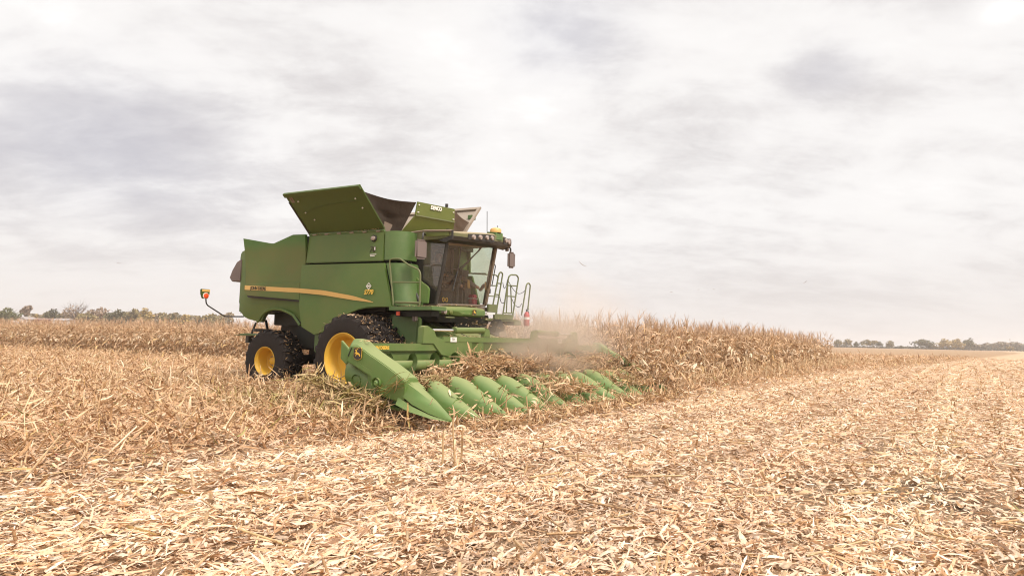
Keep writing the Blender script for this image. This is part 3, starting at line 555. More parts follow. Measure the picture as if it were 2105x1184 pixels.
# anniversary decal: a small dark 70 with a deer-like mark and two lines below
a7 = text('anniversary_number', '70', .19, (.08, -1.682, 3.50), (1, 0, 0), (0, 0, 1), M['ink'], panels['up'], shear=.3, ext=.003, bold=.002)
for bc, bs in (((.17, -1.684, 3.52), (.035, .004, .07)), ((.12, -1.684, 3.385), (.2, .004, .018)), ((.10, -1.684, 3.35), (.14, .004, .018))): part(MB().box(bc, bs), 'anniversary_line', 'white', panels['up'], smooth=0)
lm = part(MB().lathe([(-.02, .078), (.03, .08), (.04, .07)], (.12, -1.66, 3.76), (0, -1, 0), 24), 'side_marker_lamp', 'black', panels['up'])
b = MB().lathe([(0, .066), (.022, .06), (.03, .03), (.032, .001)], (.12, -1.70, 3.76), (0, -1, 0), 24); bmesh.ops.scale(b.bm, vec=(1.0, 1, .82), verts=b.bm.verts, space=Matrix.Translation((-.12, 0, -3.76))); part(b, 'lens', 'lens', lm)
part(MB().cyl((-2.13, -1.73, 1.98), (-2.13, -1.66, 1.98), .035, n=14), 'panel_latch', 'black', panels['low'])
# black seams behind the panel gaps and the closed body core
b = MB(); b.box((-2.1, -.1, 2.95), (4.9, 2.7, 1.75)); b.box((-4.65, 0, 2.9), (.9, 2.5, 1.4)); part(b, 'body_core', 'dark')
part(MB().box((.33, 1.3, 3.05), (.06, .66, 1.75)), 'front_corner_panel', 'green', bevel=.02)
b = MB(); b.box((-.15, 0, 1.75), (1.7, 1.5, 1.1)); b.box((-2.6, 0, 1.55), (3.2, 1.5, .9)); b.box((-3.2, 0, 1.98), (1.7, 2.3, .5)); b.box((-2.75, 0, 1.6), (.8, 2.2, .9)); b.beam((-1.8, -.55, 1.25), (-4.4, -.55, 1.6), .2, .3); b.beam((-1.8, .55, 1.25), (-4.4, .55, 1.6), .2, .3); part(b, 'underbody', 'dark', bevel=.02)
part(MB().prism([(-2.05, -1.45, 1.55), (-1.55, -1.45, 1.45), (-1.55, -1.45, 1.0), (-1.8, -1.45, .95), (-2.05, -1.45, 1.1)], (0, 1.0, 0)), 'shaker_frame', 'green', bevel=.015)
# front corner covers wrap from the flat side to the cab
def corner(zt, zb, xs_t, xs_b, name):
    b = MB(); n = 9; secs = []
    for k in range(6):
        z = zb+(zt-zb)*k/5; f = k/5; x0 = xs_b[0]+(xs_t[0]-xs_b[0])*f; x1 = xs_b[1]+(xs_t[1]-xs_b[1])*f; y1 = xs_b[2]+(xs_t[2]-xs_b[2])*f
        row = []
        for i in range(n):
            t = i/(n-1)*math.pi/2; row.append((x0+(x1-x0)*math.sin(t), y1+(-1.665-y1)*math.cos(t)**.9 if t < 1.57 else y1, z))
        row += [(x1-.02, y1+.25, z), (x0, -1.45, z)]
        secs.append(row)
    return part(b.loft(secs), name, 'green', bevel=.012, smooth=40)
corner(3.91, 3.24, (.455, .92, -1.28), (.455, .93, -1.30), 'tank_corner_cover')
corner(3.17, 2.19, (.515, .98, -1.30), (.83, 1.12, -1.22), 'lower_corner_cover')
# --- grain tank, tip-up covers and extension
b = MB(); b.prism([(-2.3, -1.6, 3.97), (.55, -1.6, 3.90), (.55, 1.6, 3.92), (-2.3, 1.6, 3.99)], (0, 0, -.12)); part(b, 'tank_deck', 'dark')
LB = [Vector((-2.18, -1.62, 4.03)), Vector((.40, -1.62, 3.965)), Vector((.40, -2.46, 4.83)), Vector((-2.20, -2.46, 4.89))]
nrm = (LB[1]-LB[0]).cross(LB[3]-LB[0]).normalized(); nrm = nrm if nrm.y < 0 else -nrm
b = MB(); b.prism(LB, -nrm*.035)
lid = part(b, 'tank_cover', 'lid', bevel=.006)
ud = (LB[3]-LB[0]).normalized(); xd = (LB[1]-LB[0]).normalized()
b = MB(); b.beam(LB[3]-ud*.05+nrm*.02, LB[2]-ud*.05+nrm*.02, .11, .05, up=nrm); part(b, 'cover_rim', 'lid', lid, bevel=.01)
b = MB(); b.tube([LB[0]+xd*.25+ud*.60+nrm*.004, LB[0]+xd*.8+ud*.74+nrm*.004, LB[0]+xd*1.4+ud*.79+nrm*.004, LB[0]+xd*2.3+ud*.82+nrm*.004], .009, 5); part(b, 'pressed_rib', 'lid', lid)
for fx, fu in ((.35, .62), (2.25, .88), (.35, .95), (2.3, .62), (.5, .4)):
    p = LB[0]+xd*fx+ud*fu; part(MB().cyl(p, p+nrm*.02, .018, n=10), 'bolt', 'white', lid)
p = LB[3]+xd*.16-ud*.20+nrm*.003; text('warning_decal', '!', .1, p+nrm*.004, xd, ud, M['ink'], lid, ext=.002)
b = MB(); b.beam(p-ud*.075, p+ud*.075, .12, .004, up=nrm); part(b, 'warning_sticker', 'fabric2', lid, smooth=0)
part(MB().tube([LB[0]-nrm*.0+Vector((0, 0, -.03)), LB[1]+Vector((0, 0, -.03))], .03, 8), 'hinge_rail', 'green')
for k in range(6): p = LB[0].lerp(LB[1], .06+.17*k)+Vector((0, -.03, -.045)); part(MB().cyl(p, p+Vector((.12, 0, 0)), .02, n=8), 'hinge_bolt', 'galv', panels['up'])
FB = [Vector((.40, 1.28, 4.10)), Vector((-2.18, 1.28, 4.13)), Vector((-2.20, 2.12, 5.12)), Vector((.38, 2.12, 5.07))]
n2 = (FB[1]-FB[0]).cross(FB[3]-FB[0]).normalized(); n2 = n2 if n2.y > 0 else -n2
fl = part(MB().prism(FB, -n2*.04), 'tank_cover', 'galv', bevel=.006)
b = MB(); u2 = (FB[3]-FB[0]).normalized(); b.beam(FB[0]-n2*.06, FB[3]-n2*.06, .10, .06, up=n2); b.beam(FB[3]-n2*.06-u2*.05, FB[2]-n2*.06-u2*.05, .10, .06, up=n2); part(b, 'cover_rim', 'galv', fl, bevel=.008)
part(MB().box((.27, 1.86, 4.80), (.14, .2, .12)), 'latch_box', 'green', fl, bevel=.01)
# front extension panel: two facets with a pressed fold
DT, DM, DB_ = (.58, 4.79), (.55, 4.45), (.30, 3.98)
b = MB(); b.prism([(DT[0], -.72, DT[1]-.035), (DT[0], .72, DT[1]+.03), (DM[0], .76, DM[1]+.03), (DM[0], -.76, DM[1]-.03)], (-.03, 0, 0)); ex = part(b, 'extension_panel', 'demco', bevel=.006)
b = MB(); b.prism([(DM[0], -.76, DM[1]-.034), (DM[0], .76, DM[1]+.026), (DB_[0], .98, DB_[1]), (DB_[0], -.98, DB_[1])], (-.03, 0, 0)); part(b, 'lower_facet', 'demco', ex, bevel=.006)
part(MB().beam((DM[0]+.012, -.76, DM[1]-.03), (DM[0]+.012, .76, DM[1]+.03), .025, .03), 'fold_strip', 'rail', ex)
text('maker_lettering', 'DEMCO', .125, (DT[0]+.012, -.04, 4.70), (0, 1, .045), (-.0, 0, 1), M['white'], ex, shear=.2, ext=.003, bold=.007, track=.92)
for y, z in ((-.67, 4.68), (-.69, 4.50), (.66, 4.72), (.67, 4.54)): part(MB().cyl((.56, y, z), (.60, y, z), .016, n=8), 'bolt', 'white', ex)
part(MB().cyl((.55, .42, 4.82), (.55, .42, 4.90), .04, n=12), 'level_sensor', 'black', ex)
def sag(A, B, C, D, depth, name, m, nu=14, nv=10, wr=.03):
    """tarpaulin hung between the edges A-B and C-D, sagging inwards, with folds"""
    b = MB(); A, B, C, D = map(Vector, (A, B, C, D)); g = []
    for i in range(nu+1):
        u = i/nu; row = []
        for j in range(nv+1):
            w = j/nv; p = A.lerp(B, w).lerp(C.lerp(D, w), u); k = math.sin(math.pi*u)
            fold = wr*math.sin(9*w+3*u)*math.sin(6*u+2*w)*k+.05*k*math.exp(-((w-.52-.05*math.sin(7*u))/.07)**2)
            tp_ = 1-.8*w**3; p = p+Vector((-.16*k*depth*tp_-fold*tp_, .0, -.05*k*depth*w)); row.append(b.bm.verts.new(p))
        g.append(row)
    for i in range(nu):
        for j in range(nv): b.bm.faces.new((g[i][j], g[i+1][j], g[i+1][j+1], g[i][j+1]))
    bmesh.ops.solidify(b.bm, geom=b.bm.faces[:], thickness=.012)
    return part(b, name, m, smooth=60)
sag((.36, -1.62, 3.96), (.36, -2.28, 4.72), (.28, -.97, 3.97), (.55, -.73, 4.74), 1., 'corner_tarpaulin', 'fabric', 20, 16)
sag((.28, .97, 4.0), (.55, .73, 4.80), (.36, 1.30, 4.08), (.36, 1.66, 4.62), .6, 'corner_tarpaulin', 'fabric2')
part(MB().prism([(.18, -1.45, 3.97), (.18, -.98, 3.97), (.20, -1.1, 4.14), (.22, -1.52, 4.20)], (-.03, 0, 0)), 'tank_lip', 'fabric2')
part(MB().prism([(-2.2, -1.6, 3.97), (-2.2, 1.3, 4.0), (-2.2, 2.0, 4.95), (-2.2, -2.3, 4.70)], (.03, 0, 0)), 'rear_tarpaulin', 'fabric')
# --- rear: engine deck, dark chopper hood, tailboard
b = MB(); b.prism([(-2.25, -1.55, 3.84), (-4.65, -1.55, 3.60), (-4.65, 1.55, 3.62), (-2.25, 1.55, 3.86)], (0, 0, -.1)); part(b, 'engine_deck', 'green')
b = MB()
for k in range(9): x = -4.5+k*.14; b.tube([(x, -1.35, 3.66), (x+.06, -1.2, 3.86), (x+.06, -.4, 3.88)], .012, 5)
part(b, 'air_screen_grille', 'rail'); part(MB().tube([(-3.7, -1.25, 3.75), (-3.35, -1.2, 3.86), (-2.6, -1.2, 3.98)], .035, 8), 'intake_pipe', 'rail')
b = MB(); secs = []
for y in np.linspace(-1.5, 1.5, 5): secs.append([(-5.10, y, 3.55), (-5.32, y, 3.46), (-5.50, y, 3.25), (-5.62, y, 3.03), (-5.50, y, 2.92), (-5.10, y, 2.93)])
part(b.loft(secs), 'discharge_hood', 'grey', bevel=.02)
b = MB(); b.box((-5.0, 0, 2.85), (.4, 2.9, 1.6)); part(b, 'tail_panel', 'side', bevel=.04)
b = MB(); b.box((-5.1, -.6, 1.46), (1.1, .9, .05)); b.prism([(-5.05, -1.0, 1.48), (-6.05, -1.0, 1.43), (-5.5, -1.0, 1.50)], (0, .6, 0)); part(b, 'spreader_tray', 'green', bevel=.01)
b = MB(); b.box((-5.45, -.75, 1.33), (.14, .4, .2)); b.beam((-5.15, -.9, 1.8), (-5.33, -.9, 1.48), .04); b.cyl((-4.85, -.9, 1.55), (-4.85, -.9, 1.63), .24, n=20); part(b, 'spreader_mount', 'black')
b = MB(); b.beam((-4.1, -1.3, 1.62), (-4.45, -1.1, 1.85), .06); part(b, 'tail_bracket', 'black')
# width marker lamp on its bent arm
lp = lambda u, v: P(u, v, x=-5.0)
arm = part(MB().tube([(-4.95, -1.45, 1.95), lp(462, 650.5), lp(424, 626), lp(423, 612)], .018, 8, round_=.08), 'marker_arm', 'black')
lc = lp(423, 604.5)
b = MB(); w_ = .12; b.prism([(lc.x, lc.y-w_, lc.z+.13), (lc.x, lc.y+w_, lc.z+.13), (lc.x, lc.y+w_*.95, lc.z), (lc.x, lc.y+w_*.55, lc.z-.12), (lc.x, lc.y-w_*.55, lc.z-.12), (lc.x, lc.y-w_*.95, lc.z)], (-.08, 0, 0)); ml = part(b, 'marker_lamp', 'lid', arm, bevel=.012)
part(MB().prism([(lc.x+.004, lc.y-w_*.92, lc.z+.12), (lc.x+.004, lc.y+w_*.92, lc.z+.12), (lc.x+.004, lc.y+w_*.92, lc.z+.06), (lc.x+.004, lc.y-w_*.92, lc.z+.06)], (.006, 0, 0)), 'yellow_reflector', 'stripe', arm)
part(MB().lathe([(0, .07), (.03, .066), (.045, .03), (.047, .001)], (lc.x+.003, lc.y, lc.z-.045), (1, 0, 0), 20), 'orange_lens', 'orange', arm)
part(MB().lathe([(-.002, .082), (.015, .082), (.016, .06)], (lc.x+.003, lc.y, lc.z-.045), (1, 0, 0), 20), 'lens_ring', 'white', arm)

# --- wheels
def wheel(cx, cy, r, w, rim, side, name, lugs=True, tilt=0., dish=.5, hub=True):
    """side -1 faces the near side; cy is the outer face"""
    E_ = tag(empty('wheel_pivot')) if False else None
    org = Vector((cx, cy, r)); ax = Vector((math.sin(tilt)*-side, side, 0)).normalized(); 
    prof = [(-w*.10, rim*.985), (-w*.02, rim*1.05), (-w*.005, rim*1.18), (-w*.0, rim+(r-rim)*.55), (-w*.04, r*.91), (-w*.14, r*.935), (-w*.5, r*.94), (-w*.86, r*.935), (-w*.96, r*.91), (-w, rim+(r-rim)*.55), (-w*.98, rim*1.05), (-w*.9, rim*.985)]
    t = part(MB().lathe(prof, org, ax, 64), 'tyre', 'rubber', smooth=50)
    b = MB(); u = Vector((0, 0, 1)); f = ax.cross(u).normalized(); nl = 20
    for s in (0, 1):
        for k in range(nl):
            a0 = 2*math.pi*(k+.5*s)/nl; secs = []
            for i in range(6):
                q = i/5; da = (.16+.10*0)*q*(2*math.pi/nl)*2.2; a = a0+da; off = -w*(.46-.45*q) if s == 0 else -w*(.54+.45*q)
                rr = r*(1.005 if q < .8 else 1-.10*(q-.8)/.2); ri = r*(.92 if q < .8 else .92-.10*(q-.8)/.2); hw = .032+.012*q; da2 = hw/r
                row = []
                for rad_, d_ in ((ri, -da2*1.5), (rr, -da2), (rr, da2), (ri, da2*1.5)):
                    dr = u*math.cos(a+d_)+f*math.sin(a+d_); row.append(org+ax*off+dr*rad_)
                secs.append(row)
            b.loft(secs)
    part(b, 'tread_lugs', 'rubber', t, smooth=30)
    d = w*dish
    rp_ = [(-w*.02, rim*1.07), (-.0, rim*1.065), (-.005, rim*1.02), (-w*.06, rim*.98), (-w*.10, rim*.93), (-w*.3, rim*.90), (-w*.36, rim*.86), (-d, rim*.82), (-d-.02, rim*.72), (-d-.01, rim*.42), (-d+.02, rim*.36), (-d+.02, .001)]
    rm = part(MB().lathe(rp_, org, ax, 64), 'rim', 'yellow', t, smooth=28)
    if hub:
        hb = MB().lathe([(-d+.02, rim*.30), (-d+.08, rim*.27), (-d+.10, rim*.16), (-d+.10, .001)], org, ax, 32); part(hb, 'hub', 'yellow', t)
        for k in range(10 if side < 0 else 0):
            a = 2*math.pi*k/10; p = org+ax*(-d+.02)+(u*math.cos(a)+f*math.sin(a))*rim*.345; part(MB().cyl(p, p+ax*.035, .02, n=6), 'wheel_nut', 'galv', t)
    t.name = name; return t
for s in (-1, 1):
    wheel(0, s*2.40, .985, .52, .545, s, 'drive_wheel', dish=.55)
    wheel(0, s*1.74, .985, .52, .545, s, 'drive_wheel', dish=.5, hub=False)
    wheel(-3.53, s*1.78, .80, .66, .345, s, 'rear_wheel', tilt=R(4), dish=.5)
b = MB(); b.cyl((0, -2.0, .985), (0, 2.0, .985), .16, n=20); b.box((0, 0, 1.1), (.5, 2.0, .45)); part(b, 'front_axle', 'dark', bevel=.02)
b = MB(); b.beam((-3.53, -1.35, .82), (-3.53, 1.35, .82), .22, .26); b.beam((-3.45, 0, .8), (-3.3, 0, 1.6), .5, .5); part(b, 'rear_axle', 'dark', bevel=.02)
for s in (-1, 1): part(MB().box((.45, s*.98, 1.35), (.75, .16, 1.35)), 'final_drive_shield', 'green', bevel=.04)

# --- feeder house and the front under the cab
b = MB(); b.loft([[(.6, -.72, 1.95), (.6, .72, 1.97), (.6, .72, 1.2), (.6, -.72, 1.2)], [(2.75, -.78, 1.30), (2.75, .78, 1.32), (2.75, .78, .55), (2.75, -.78, .55)]]); part(b, 'feeder_house', 'head', bevel=.03)
b = MB(); b.box((1.0, 0, 1.97), (1.1, 2.0, .22)); b.box((1.25, .35, 1.86), (.5, 1.3, .3)); part(b, 'cab_underframe', 'dark', bevel=.02)
b = MB(); b.tube([(1.2, -.5, 1.95), (1.7, -.4, 1.62), (2.3, -.5, 1.42)], .02, 6); b.tube([(1.2, .2, 1.95), (1.8, .3, 1.6), (2.3, .3, 1.42)], .02, 6); b.tube([(1.2, .6, 1.95), (1.75, .75, 1.66), (2.4, .7, 1.42)], .025, 6); b.beam((1.75, .9, 1.55), (1.75, 1.15, 1.9), .25, .3); part(b, 'hydraulic_hoses', 'black')
part(MB().loft([[(1.9, .95, 1.52), (1.9, 1.35, 1.55), (1.75, 1.35, 1.55), (1.75, .95, 1.5)], [(1.85, 1.0, 1.80), (1.85, 1.28, 1.86), (1.7, 1.28, 1.86), (1.7, 1.0, 1.8)], [(1.80, 1.1, 1.90), (1.80, 1.22, 1.92), (1.7, 1.22, 1.92), (1.7, 1.1, 1.90)]]), 'coupler_guard', 'fabric2', bevel=.02)
b = MB(); b.loft([[(.55, -1.45, 2.0), (.55, -1.3, 2.0), (.55, -1.3, 1.15), (.55, -1.45, 1.15)], [(1.15, -1.2, 1.95), (1.15, -1.05, 1.95), (1.1, -1.05, 1.15), (1.1, -1.2, 1.15)]]); part(b, 'side_shield', 'green', bevel=.03)
# near platform: deck bar, guard rail, orange marker, work lamp
b = MB(); b.box((1.35, -1.48, 2.13), (1.25, .52, .09)); pf = part(b, 'service_platform', 'green', bevel=.01)
b = MB(); b.box((1.3, -1.42, 2.02), (1.05, .3, .12)); part(b, 'platform_frame', 'dark', pf, bevel=.01)
YR = -1.72
hr = lambda u, v: c2(u, v, y=YR)
b = MB(); b.tube([hr(207, 1135), hr(172, 745), hr(192, 728), hr(265, 727), hr(345, 785), hr(428, 822), hr(441, 862), hr(433, 1130)], .020, 8, round_=.05); b.tube([hr(203, 930), hr(438, 932)], .016, 6); b.tube([hr(225, 1105), hr(434, 1112)], .03, 6); part(b, 'guard_rail', 'rail')
b = MB(); b.prism([c2(360, 858, y=-1.18), c2(500, 965, y=-1.18), c2(516, 992, y=-1.18), c2(505, 1113, y=-1.18), c2(440, 1113, y=-1.18)], (0, .05, 0)); part(b, 'door_step_panel', 'snout', bevel=.012)
part(MB().tube([c2(355, 700, y=-1.2), c2(352, 860, y=-1.2), c2(385, 990, y=-1.2), c2(438, 1110, y=-1.2)], .035, 8), 'rubber_seal', 'black')
om = part(MB().box((.95, -1.62, 2.02), (.09, .05, .14)), 'marker_housing', 'black', bevel=.01); part(MB().prism([(.885, -1.66, 1.975), (.985, -1.66, 1.975), (.985, -1.66, 2.065), (.885, -1.66, 2.065)], (0, .02, 0)), 'orange_reflector', 'orange', om)
wl = part(MB().box((1.30, -1.50, 1.92), (.08, .1, .14)), 'work_lamp', 'grey', bevel=.015); part(MB().box((1.345, -1.50, 1.92), (.012, .075, .10)), 'lamp_lens', 'lens', wl)

# --- cab
ZB, ZT = 2.27, 3.72
b = MB(); b.box((1.05, -.02, 2.23), (.95, 1.95, .10)); part(b, 'cab_floor', 'interior', bevel=.01)
b = MB(); b.prism([(.60, -1.0, 2.25), (.30, .96, 2.3), (.30, .96, 3.9), (.60, -1.0, 3.85)], (.04, 0, 0)); part(b, 'cab_rear_wall', 'interior')
BN, TN, BF, TF = Vector((1.47, -1.0, 2.26)), Vector((1.76, -1.0, 3.66)), Vector((1.44, .95, 2.33)), Vector((1.72, .95, 3.84))
part(MB().tube([BN, BN.lerp(TN, .5)+Vector((.02, 0, 0)), TN+Vector((.02, 0, .1))], .042, 8), 'front_pillar', 'black')
part(MB().beam(BF, TF+Vector((.02, 0, .05)), .11, .10), 'front_pillar', 'tan', bevel=.02)
b = MB(); b.prism([(.66, -1.0, 2.26), (1.12, -1.0, 2.26), (1.12, -1.0, 2.62), (1.08, -1.0, 2.9), (1.03, -1.0, 3.72), (.66, -1.0, 3.8)], (0, .06, 0)); part(b, 'rear_pillar', 'black', bevel=.015)
b = MB(); b.prism([(1.121, -1.0, 2.26), (1.44, -1.0, 2.26), (1.50, -1.0, 2.52), (1.121, -1.0, 2.80)], (0, .05, 0)); dr = part(b, 'door_lower_panel', 'black', bevel=.01)
b = MB(); b.prism([(1.09, -1.005, 2.82), (1.49, -1.005, 2.54), (1.535, -1.005, 2.6), (1.735, -1.005, 3.62), (1.05, -1.005, 3.70)], (0, .006, 0)); part(b, 'side_window', 'glass', smooth=0)
b = MB(); b.prism([(.50, .96, 2.35), (1.40, .96, 2.38), (1.66, .96, 3.78), (.50, .96, 3.87)], (0, .006, 0)); part(b, 'side_window', 'farglass', smooth=0)
part(MB().beam((.36, .96, 2.3), (.36, .96, 3.9), .09, .09), 'rear_pillar', 'tan')
b = MB(); b.prism([(.42, .93, 2.35), (.80, .93, 2.35), (.62, .93, 3.0), (.58, .93, 3.84), (.42, .93, 3.86)], (0, .02, 0)); part(b, 'trim_panel', 'demco')
g = []; b = MB()
for i in range(9):
    t = i/8; k = math.sin(math.pi*t)*.13; p0 = BN.lerp(BF, t)+Vector((k, 0, 0)); p1 = TN.lerp(TF, t)+Vector((k, 0, 0)); g.append([b.bm.verts.new(p0.lerp(p1, j/5)+Vector((.03*math.sin(math.pi*j/5), 0, 0))) for j in range(6)])
for i in range(8):
    for j in range(5): b.bm.faces.new((g[i][j], g[i+1][j], g[i+1][j+1], g[i][j+1]))
part(b, 'windshield', 'wind', smooth=60)
b = MB(); b.tube([BN.lerp(BF, i/8)+Vector((math.sin(math.pi*i/8)*.13, 0, -.01)) for i in range(9)], .03, 6); part(b, 'windshield_sill', 'interior')
b = MB(); b.tube([TN.lerp(TF, i/8)+Vector((math.sin(math.pi*i/8)*.13, 0, -.02-.06*(i/8)*(1-i/8))) for i in range(9)], .05, 6); part(b, 'windshield_header', 'tan')
# roof with the forward visor
def roof_edge(t, z):      # front edge from near corner to far end
    return Vector((1.98+.20*math.sin(math.pi*t)-.06*t, -1.10+2.42*t, z))
ft = [(0, 3.885), (.15, 3.90), (.35, 3.955), (.55, 4.0), (.70, 4.02), (.82, 4.04), (.93, 4.03), (1, 3.98)]
fz = lambda t: float(np.interp(t, [a for a, _ in ft], [c for _, c in ft])); fb = lambda t: float(np.interp(t, [0, .3, .6, .8, 1], [3.745, 3.765, 3.80, 3.84, 3.86]))
b = MB(); secs = []
for i in range(17):
    t = i/16; e = roof_edge(t, fz(t)); y = e.y; crown = .05*math.sin(math.pi*t)
    secs.append([(e.x, y, fb(t)+.02), (e.x+.015, y, fz(t)-.03), (e.x-.05, y, fz(t)+.012), (1.35, y*.99, fz(t)+.05+crown), (.45, y*.96, fz(t)+.03+crown), (.38, y*.96, fz(t)-.02), (.38, y*.96, fz(t)-.14), (1.6, y, fb(t)-.01)])
rf = part(b.loft(secs), 'cab_roof', 'roof', bevel=.01)
b = MB(); b.tube([(.78, -1.12, 3.93), (1.2, -1.13, 3.945), (1.9, -1.12, 3.90), roof_edge(.0, 3.895)+Vector((.02, -.01, 0))], .022, 6); part(b, 'roof_trim', 'fabric2', rf)
b = MB(); b.prism([(1.12, -1.118, 3.905), (1.90, -1.122, 3.875), (1.90, -1.122, 3.785), (1.22, -1.122, 3.81)], (0, .01, 0)); part(b, 'roof_side_trim', 'demco', rf, bevel=.004)
b = MB(); secs = []
for i in range(13):
    t = i/12; e = roof_edge(t, 0); secs.append([(e.x-.02, e.y, fb(t)+.05), (e.x+.018, e.y, fb(t)+.035), (e.x-.02, e.y, fb(t)-.05), (e.x-.22, e.y, fb(t)-.10), (e.x-.4, e.y, fb(t)-.04)])
part(b.loft(secs), 'visor_underside', 'black', rf)
def lampbar(t0, t1, name):
    b = MB(); secs = []
    for i in range(6): t = t0+(t1-t0)*i/5; e = roof_edge(t, 0); secs.append([(e.x+.021, e.y, fz(t)-.03), (e.x+.023, e.y, fb(t)+.0), (e.x-.05, e.y, fb(t)+.0), (e.x-.05, e.y, fz(t)-.03)])
    return part(b.loft(secs), name, 'black', rf)
lampbar(.18, .57, 'lamp_recess'); lampbar(.78, .97, 'lamp_recess')
for t, rr in ((.245, .052), (.335, .052), (.435, .05), (.52, .05), (.835, .05), (.915, .05)):
    e = roof_edge(t, fz(t)-.105); part(MB().lathe([(-.05, rr*1.05), (.03, rr*1.08), (.055, rr), (.06, rr*.9), (.062, .001)], e+Vector((.0, 0, 0)), (1, .1, -.08), 18), 'roof_lamp', 'lens', rf)
b = MB(); e = roof_edge(.97, 3.93); b.lathe([(-.12, .10), (.02, .11), (.05, .085), (.06, .001)], e, (.85, .5, 0), 16); part(b, 'corner_lamp', 'grey', rf)
b = MB(); e = roof_edge(.665, 4.03); b.loft([[(e.x+.03, e.y-.14, 3.87), (e.x+.03, e.y+.16, 3.89), (e.x-.2, e.y+.16, 3.95), (e.x-.2, e.y-.14, 3.95)], [(e.x+.02, e.y-.16, 4.06), (e.x+.02, e.y+.18, 4.08), (e.x-.25, e.y+.18, 4.09), (e.x-.25, e.y-.16, 4.09)]]); part(b, 'receiver_bracket', 'green', rf, bevel=.015)
e = e+Vector((-.08, .0, .06)); part(MB().lathe([(-.02, .135), (.045, .14), (.08, .12), (.10, .07), (.104, .001)], e, (0, 0, 1), 28), 'satellite_receiver', 'amber', rf)
part(MB().cyl(e+Vector((-.1, -.22, -.02)), e+Vector((-.1, -.24, .48)), .008, n=6), 'antenna', 'black', rf); part(MB().cyl(e+Vector((-.1, .22, -.02)), e+Vector((-.1, .22, .20)), .007, n=6), 'antenna', 'black', rf)
part(MB().cyl((1.4, -.55, 3.99), (1.4, -.55, 4.05), .05, n=12), 'roof_beacon_socket', 'black', rf)
b = MB(); p = c2(720, 490, y=-1.13); b.beam(p+Vector((0, 0, .03)), p+Vector((0, 0, -.17)), .035); part(b, 'roof_strap', 'black', rf)
# mirrors
def mirror(cpt, w, h, arm_pts, name, yaw):
    b = MB(); b.box((0, 0, 0), (.07, w, h)); m_ = b.bm; bmesh.ops.bevel(m_, geom=m_.edges[:], offset=.045, segments=3, affect='EDGES'); bmesh.ops.transform(m_, matrix=Matrix.Translation(cpt) @ Matrix.Rotation(yaw, 4, 'Z'), verts=m_.verts)
    o = part(b, name, 'grey', smooth=50); part(MB().tube(arm_pts, .022, 8, round_=.06), 'mirror_arm', 'black', o); return o
cm = (c2(402, 575, x=1.45)+c2(485, 715, x=1.45))/2
mirror(cm, .31, .44, [(1.15, -1.05, 3.85), (1.3, -1.3, 3.87), cm+Vector((0, .06, .32)), cm+Vector((-.03, .06, .1))], 'side_mirror', R(-12))
cm = (c2(1208, 672, x=1.8)+c2(1252, 806, x=1.8))/2
mirror(cm, .21, .42, [roof_edge(.96, 3.87)+Vector((-.12, 0, 0)), cm+Vector((0, -.03, .30)), cm+Vector((-.03, 0, .15))], 'side_mirror', R(-30))
part(MB().lathe([(-.03, .05), (.03, .055), (.04, .001)], c2(1195, 648, x=1.8), (.3, 0, -1), 12), 'small_camera', 'grey')
# wipers
c6 = crop(780, 460, 1120, 1830)
wx_ = lambda u, v: c6(u, v, x=1.72)
b = MB(); b.tube([wx_(1170, 205), wx_(1110, 290), wx_(880, 505)], .016, 5); b.tube([wx_(1130, 240), wx_(1095, 300), wx_(895, 520)], .014, 5); part(b, 'wiper_arm', 'black')
b = MB(); b.tube([wx_(905, 262), wx_(868, 510), wx_(808, 740)], .018, 5); part(b, 'wiper_blade', 'black')
b = MB(); g6 = lambda u, v: c6(u, v, y=-.99); b.tube([g6(480, 520), g6(490, 455), g6(545, 445), g6(605, 500), g6(595, 560)], .012, 6, round_=.03); part(b, 'door_grab_handle', 'black')
# cab interior
b = MB(); b.box((.86, -.05, 2.72), (.52, .5, .16)); b.box((.66, -.05, 3.02), (.14, .48, .6)); b.box((.66, -.05, 3.42), (.1, .28, .2)); sb = part(b, 'seat', 'seat', bevel=.05); part(MB().box((.85, -.05, 2.46), (.4, .4, .36)), 'seat_base', 'black', sb, bevel=.02)
part(MB().box((.90, -.42, 2.86), (.5, .16, .14)), 'armrest', 'interior', bevel=.03)
b = MB(); pc = c6(930, 548, x=1.35); b.box(pc, (.10, .30, .16)); b.tube([pc+Vector((0, -.1, -.05)), (1.38, -.1, 2.7), (1.36, -.1, 2.3)], .045, 8); co_ = part(b, 'steering_column', 'black', bevel=.02)
b = MB(); ctr = Vector((1.18, -.08, 3.02)); b.tube([ctr+Vector((math.cos(a)*.10, math.sin(a)*.20, math.cos(a)*.14)) for a in np.linspace(0, 6.283, 25)], .014, 6); b.beam(ctr-Vector((0, .19, 0)), ctr+Vector((0, .19, 0)), .02); part(b, 'steering_wheel', 'black', co_)
b = MB(); q = c6(985, 550, x=1.30); b.tube([q, c6(1175, 552, x=1.30)], .018, 6); part(b, 'monitor_bar', 'rail')
part(MB().box((.9, .62, 2.6), (.5, .35, .6)), 'buddy_seat', 'interior', bevel=.05)
b = MB(); qq = c6(725, 840, x=1.40); b.tube([qq+Vector((0, .09*math.cos(a), .045*math.sin(2*a))) for a in np.linspace(0, 6.28, 20)], .012, 5); part(b, 'coiled_strap', 'gold')
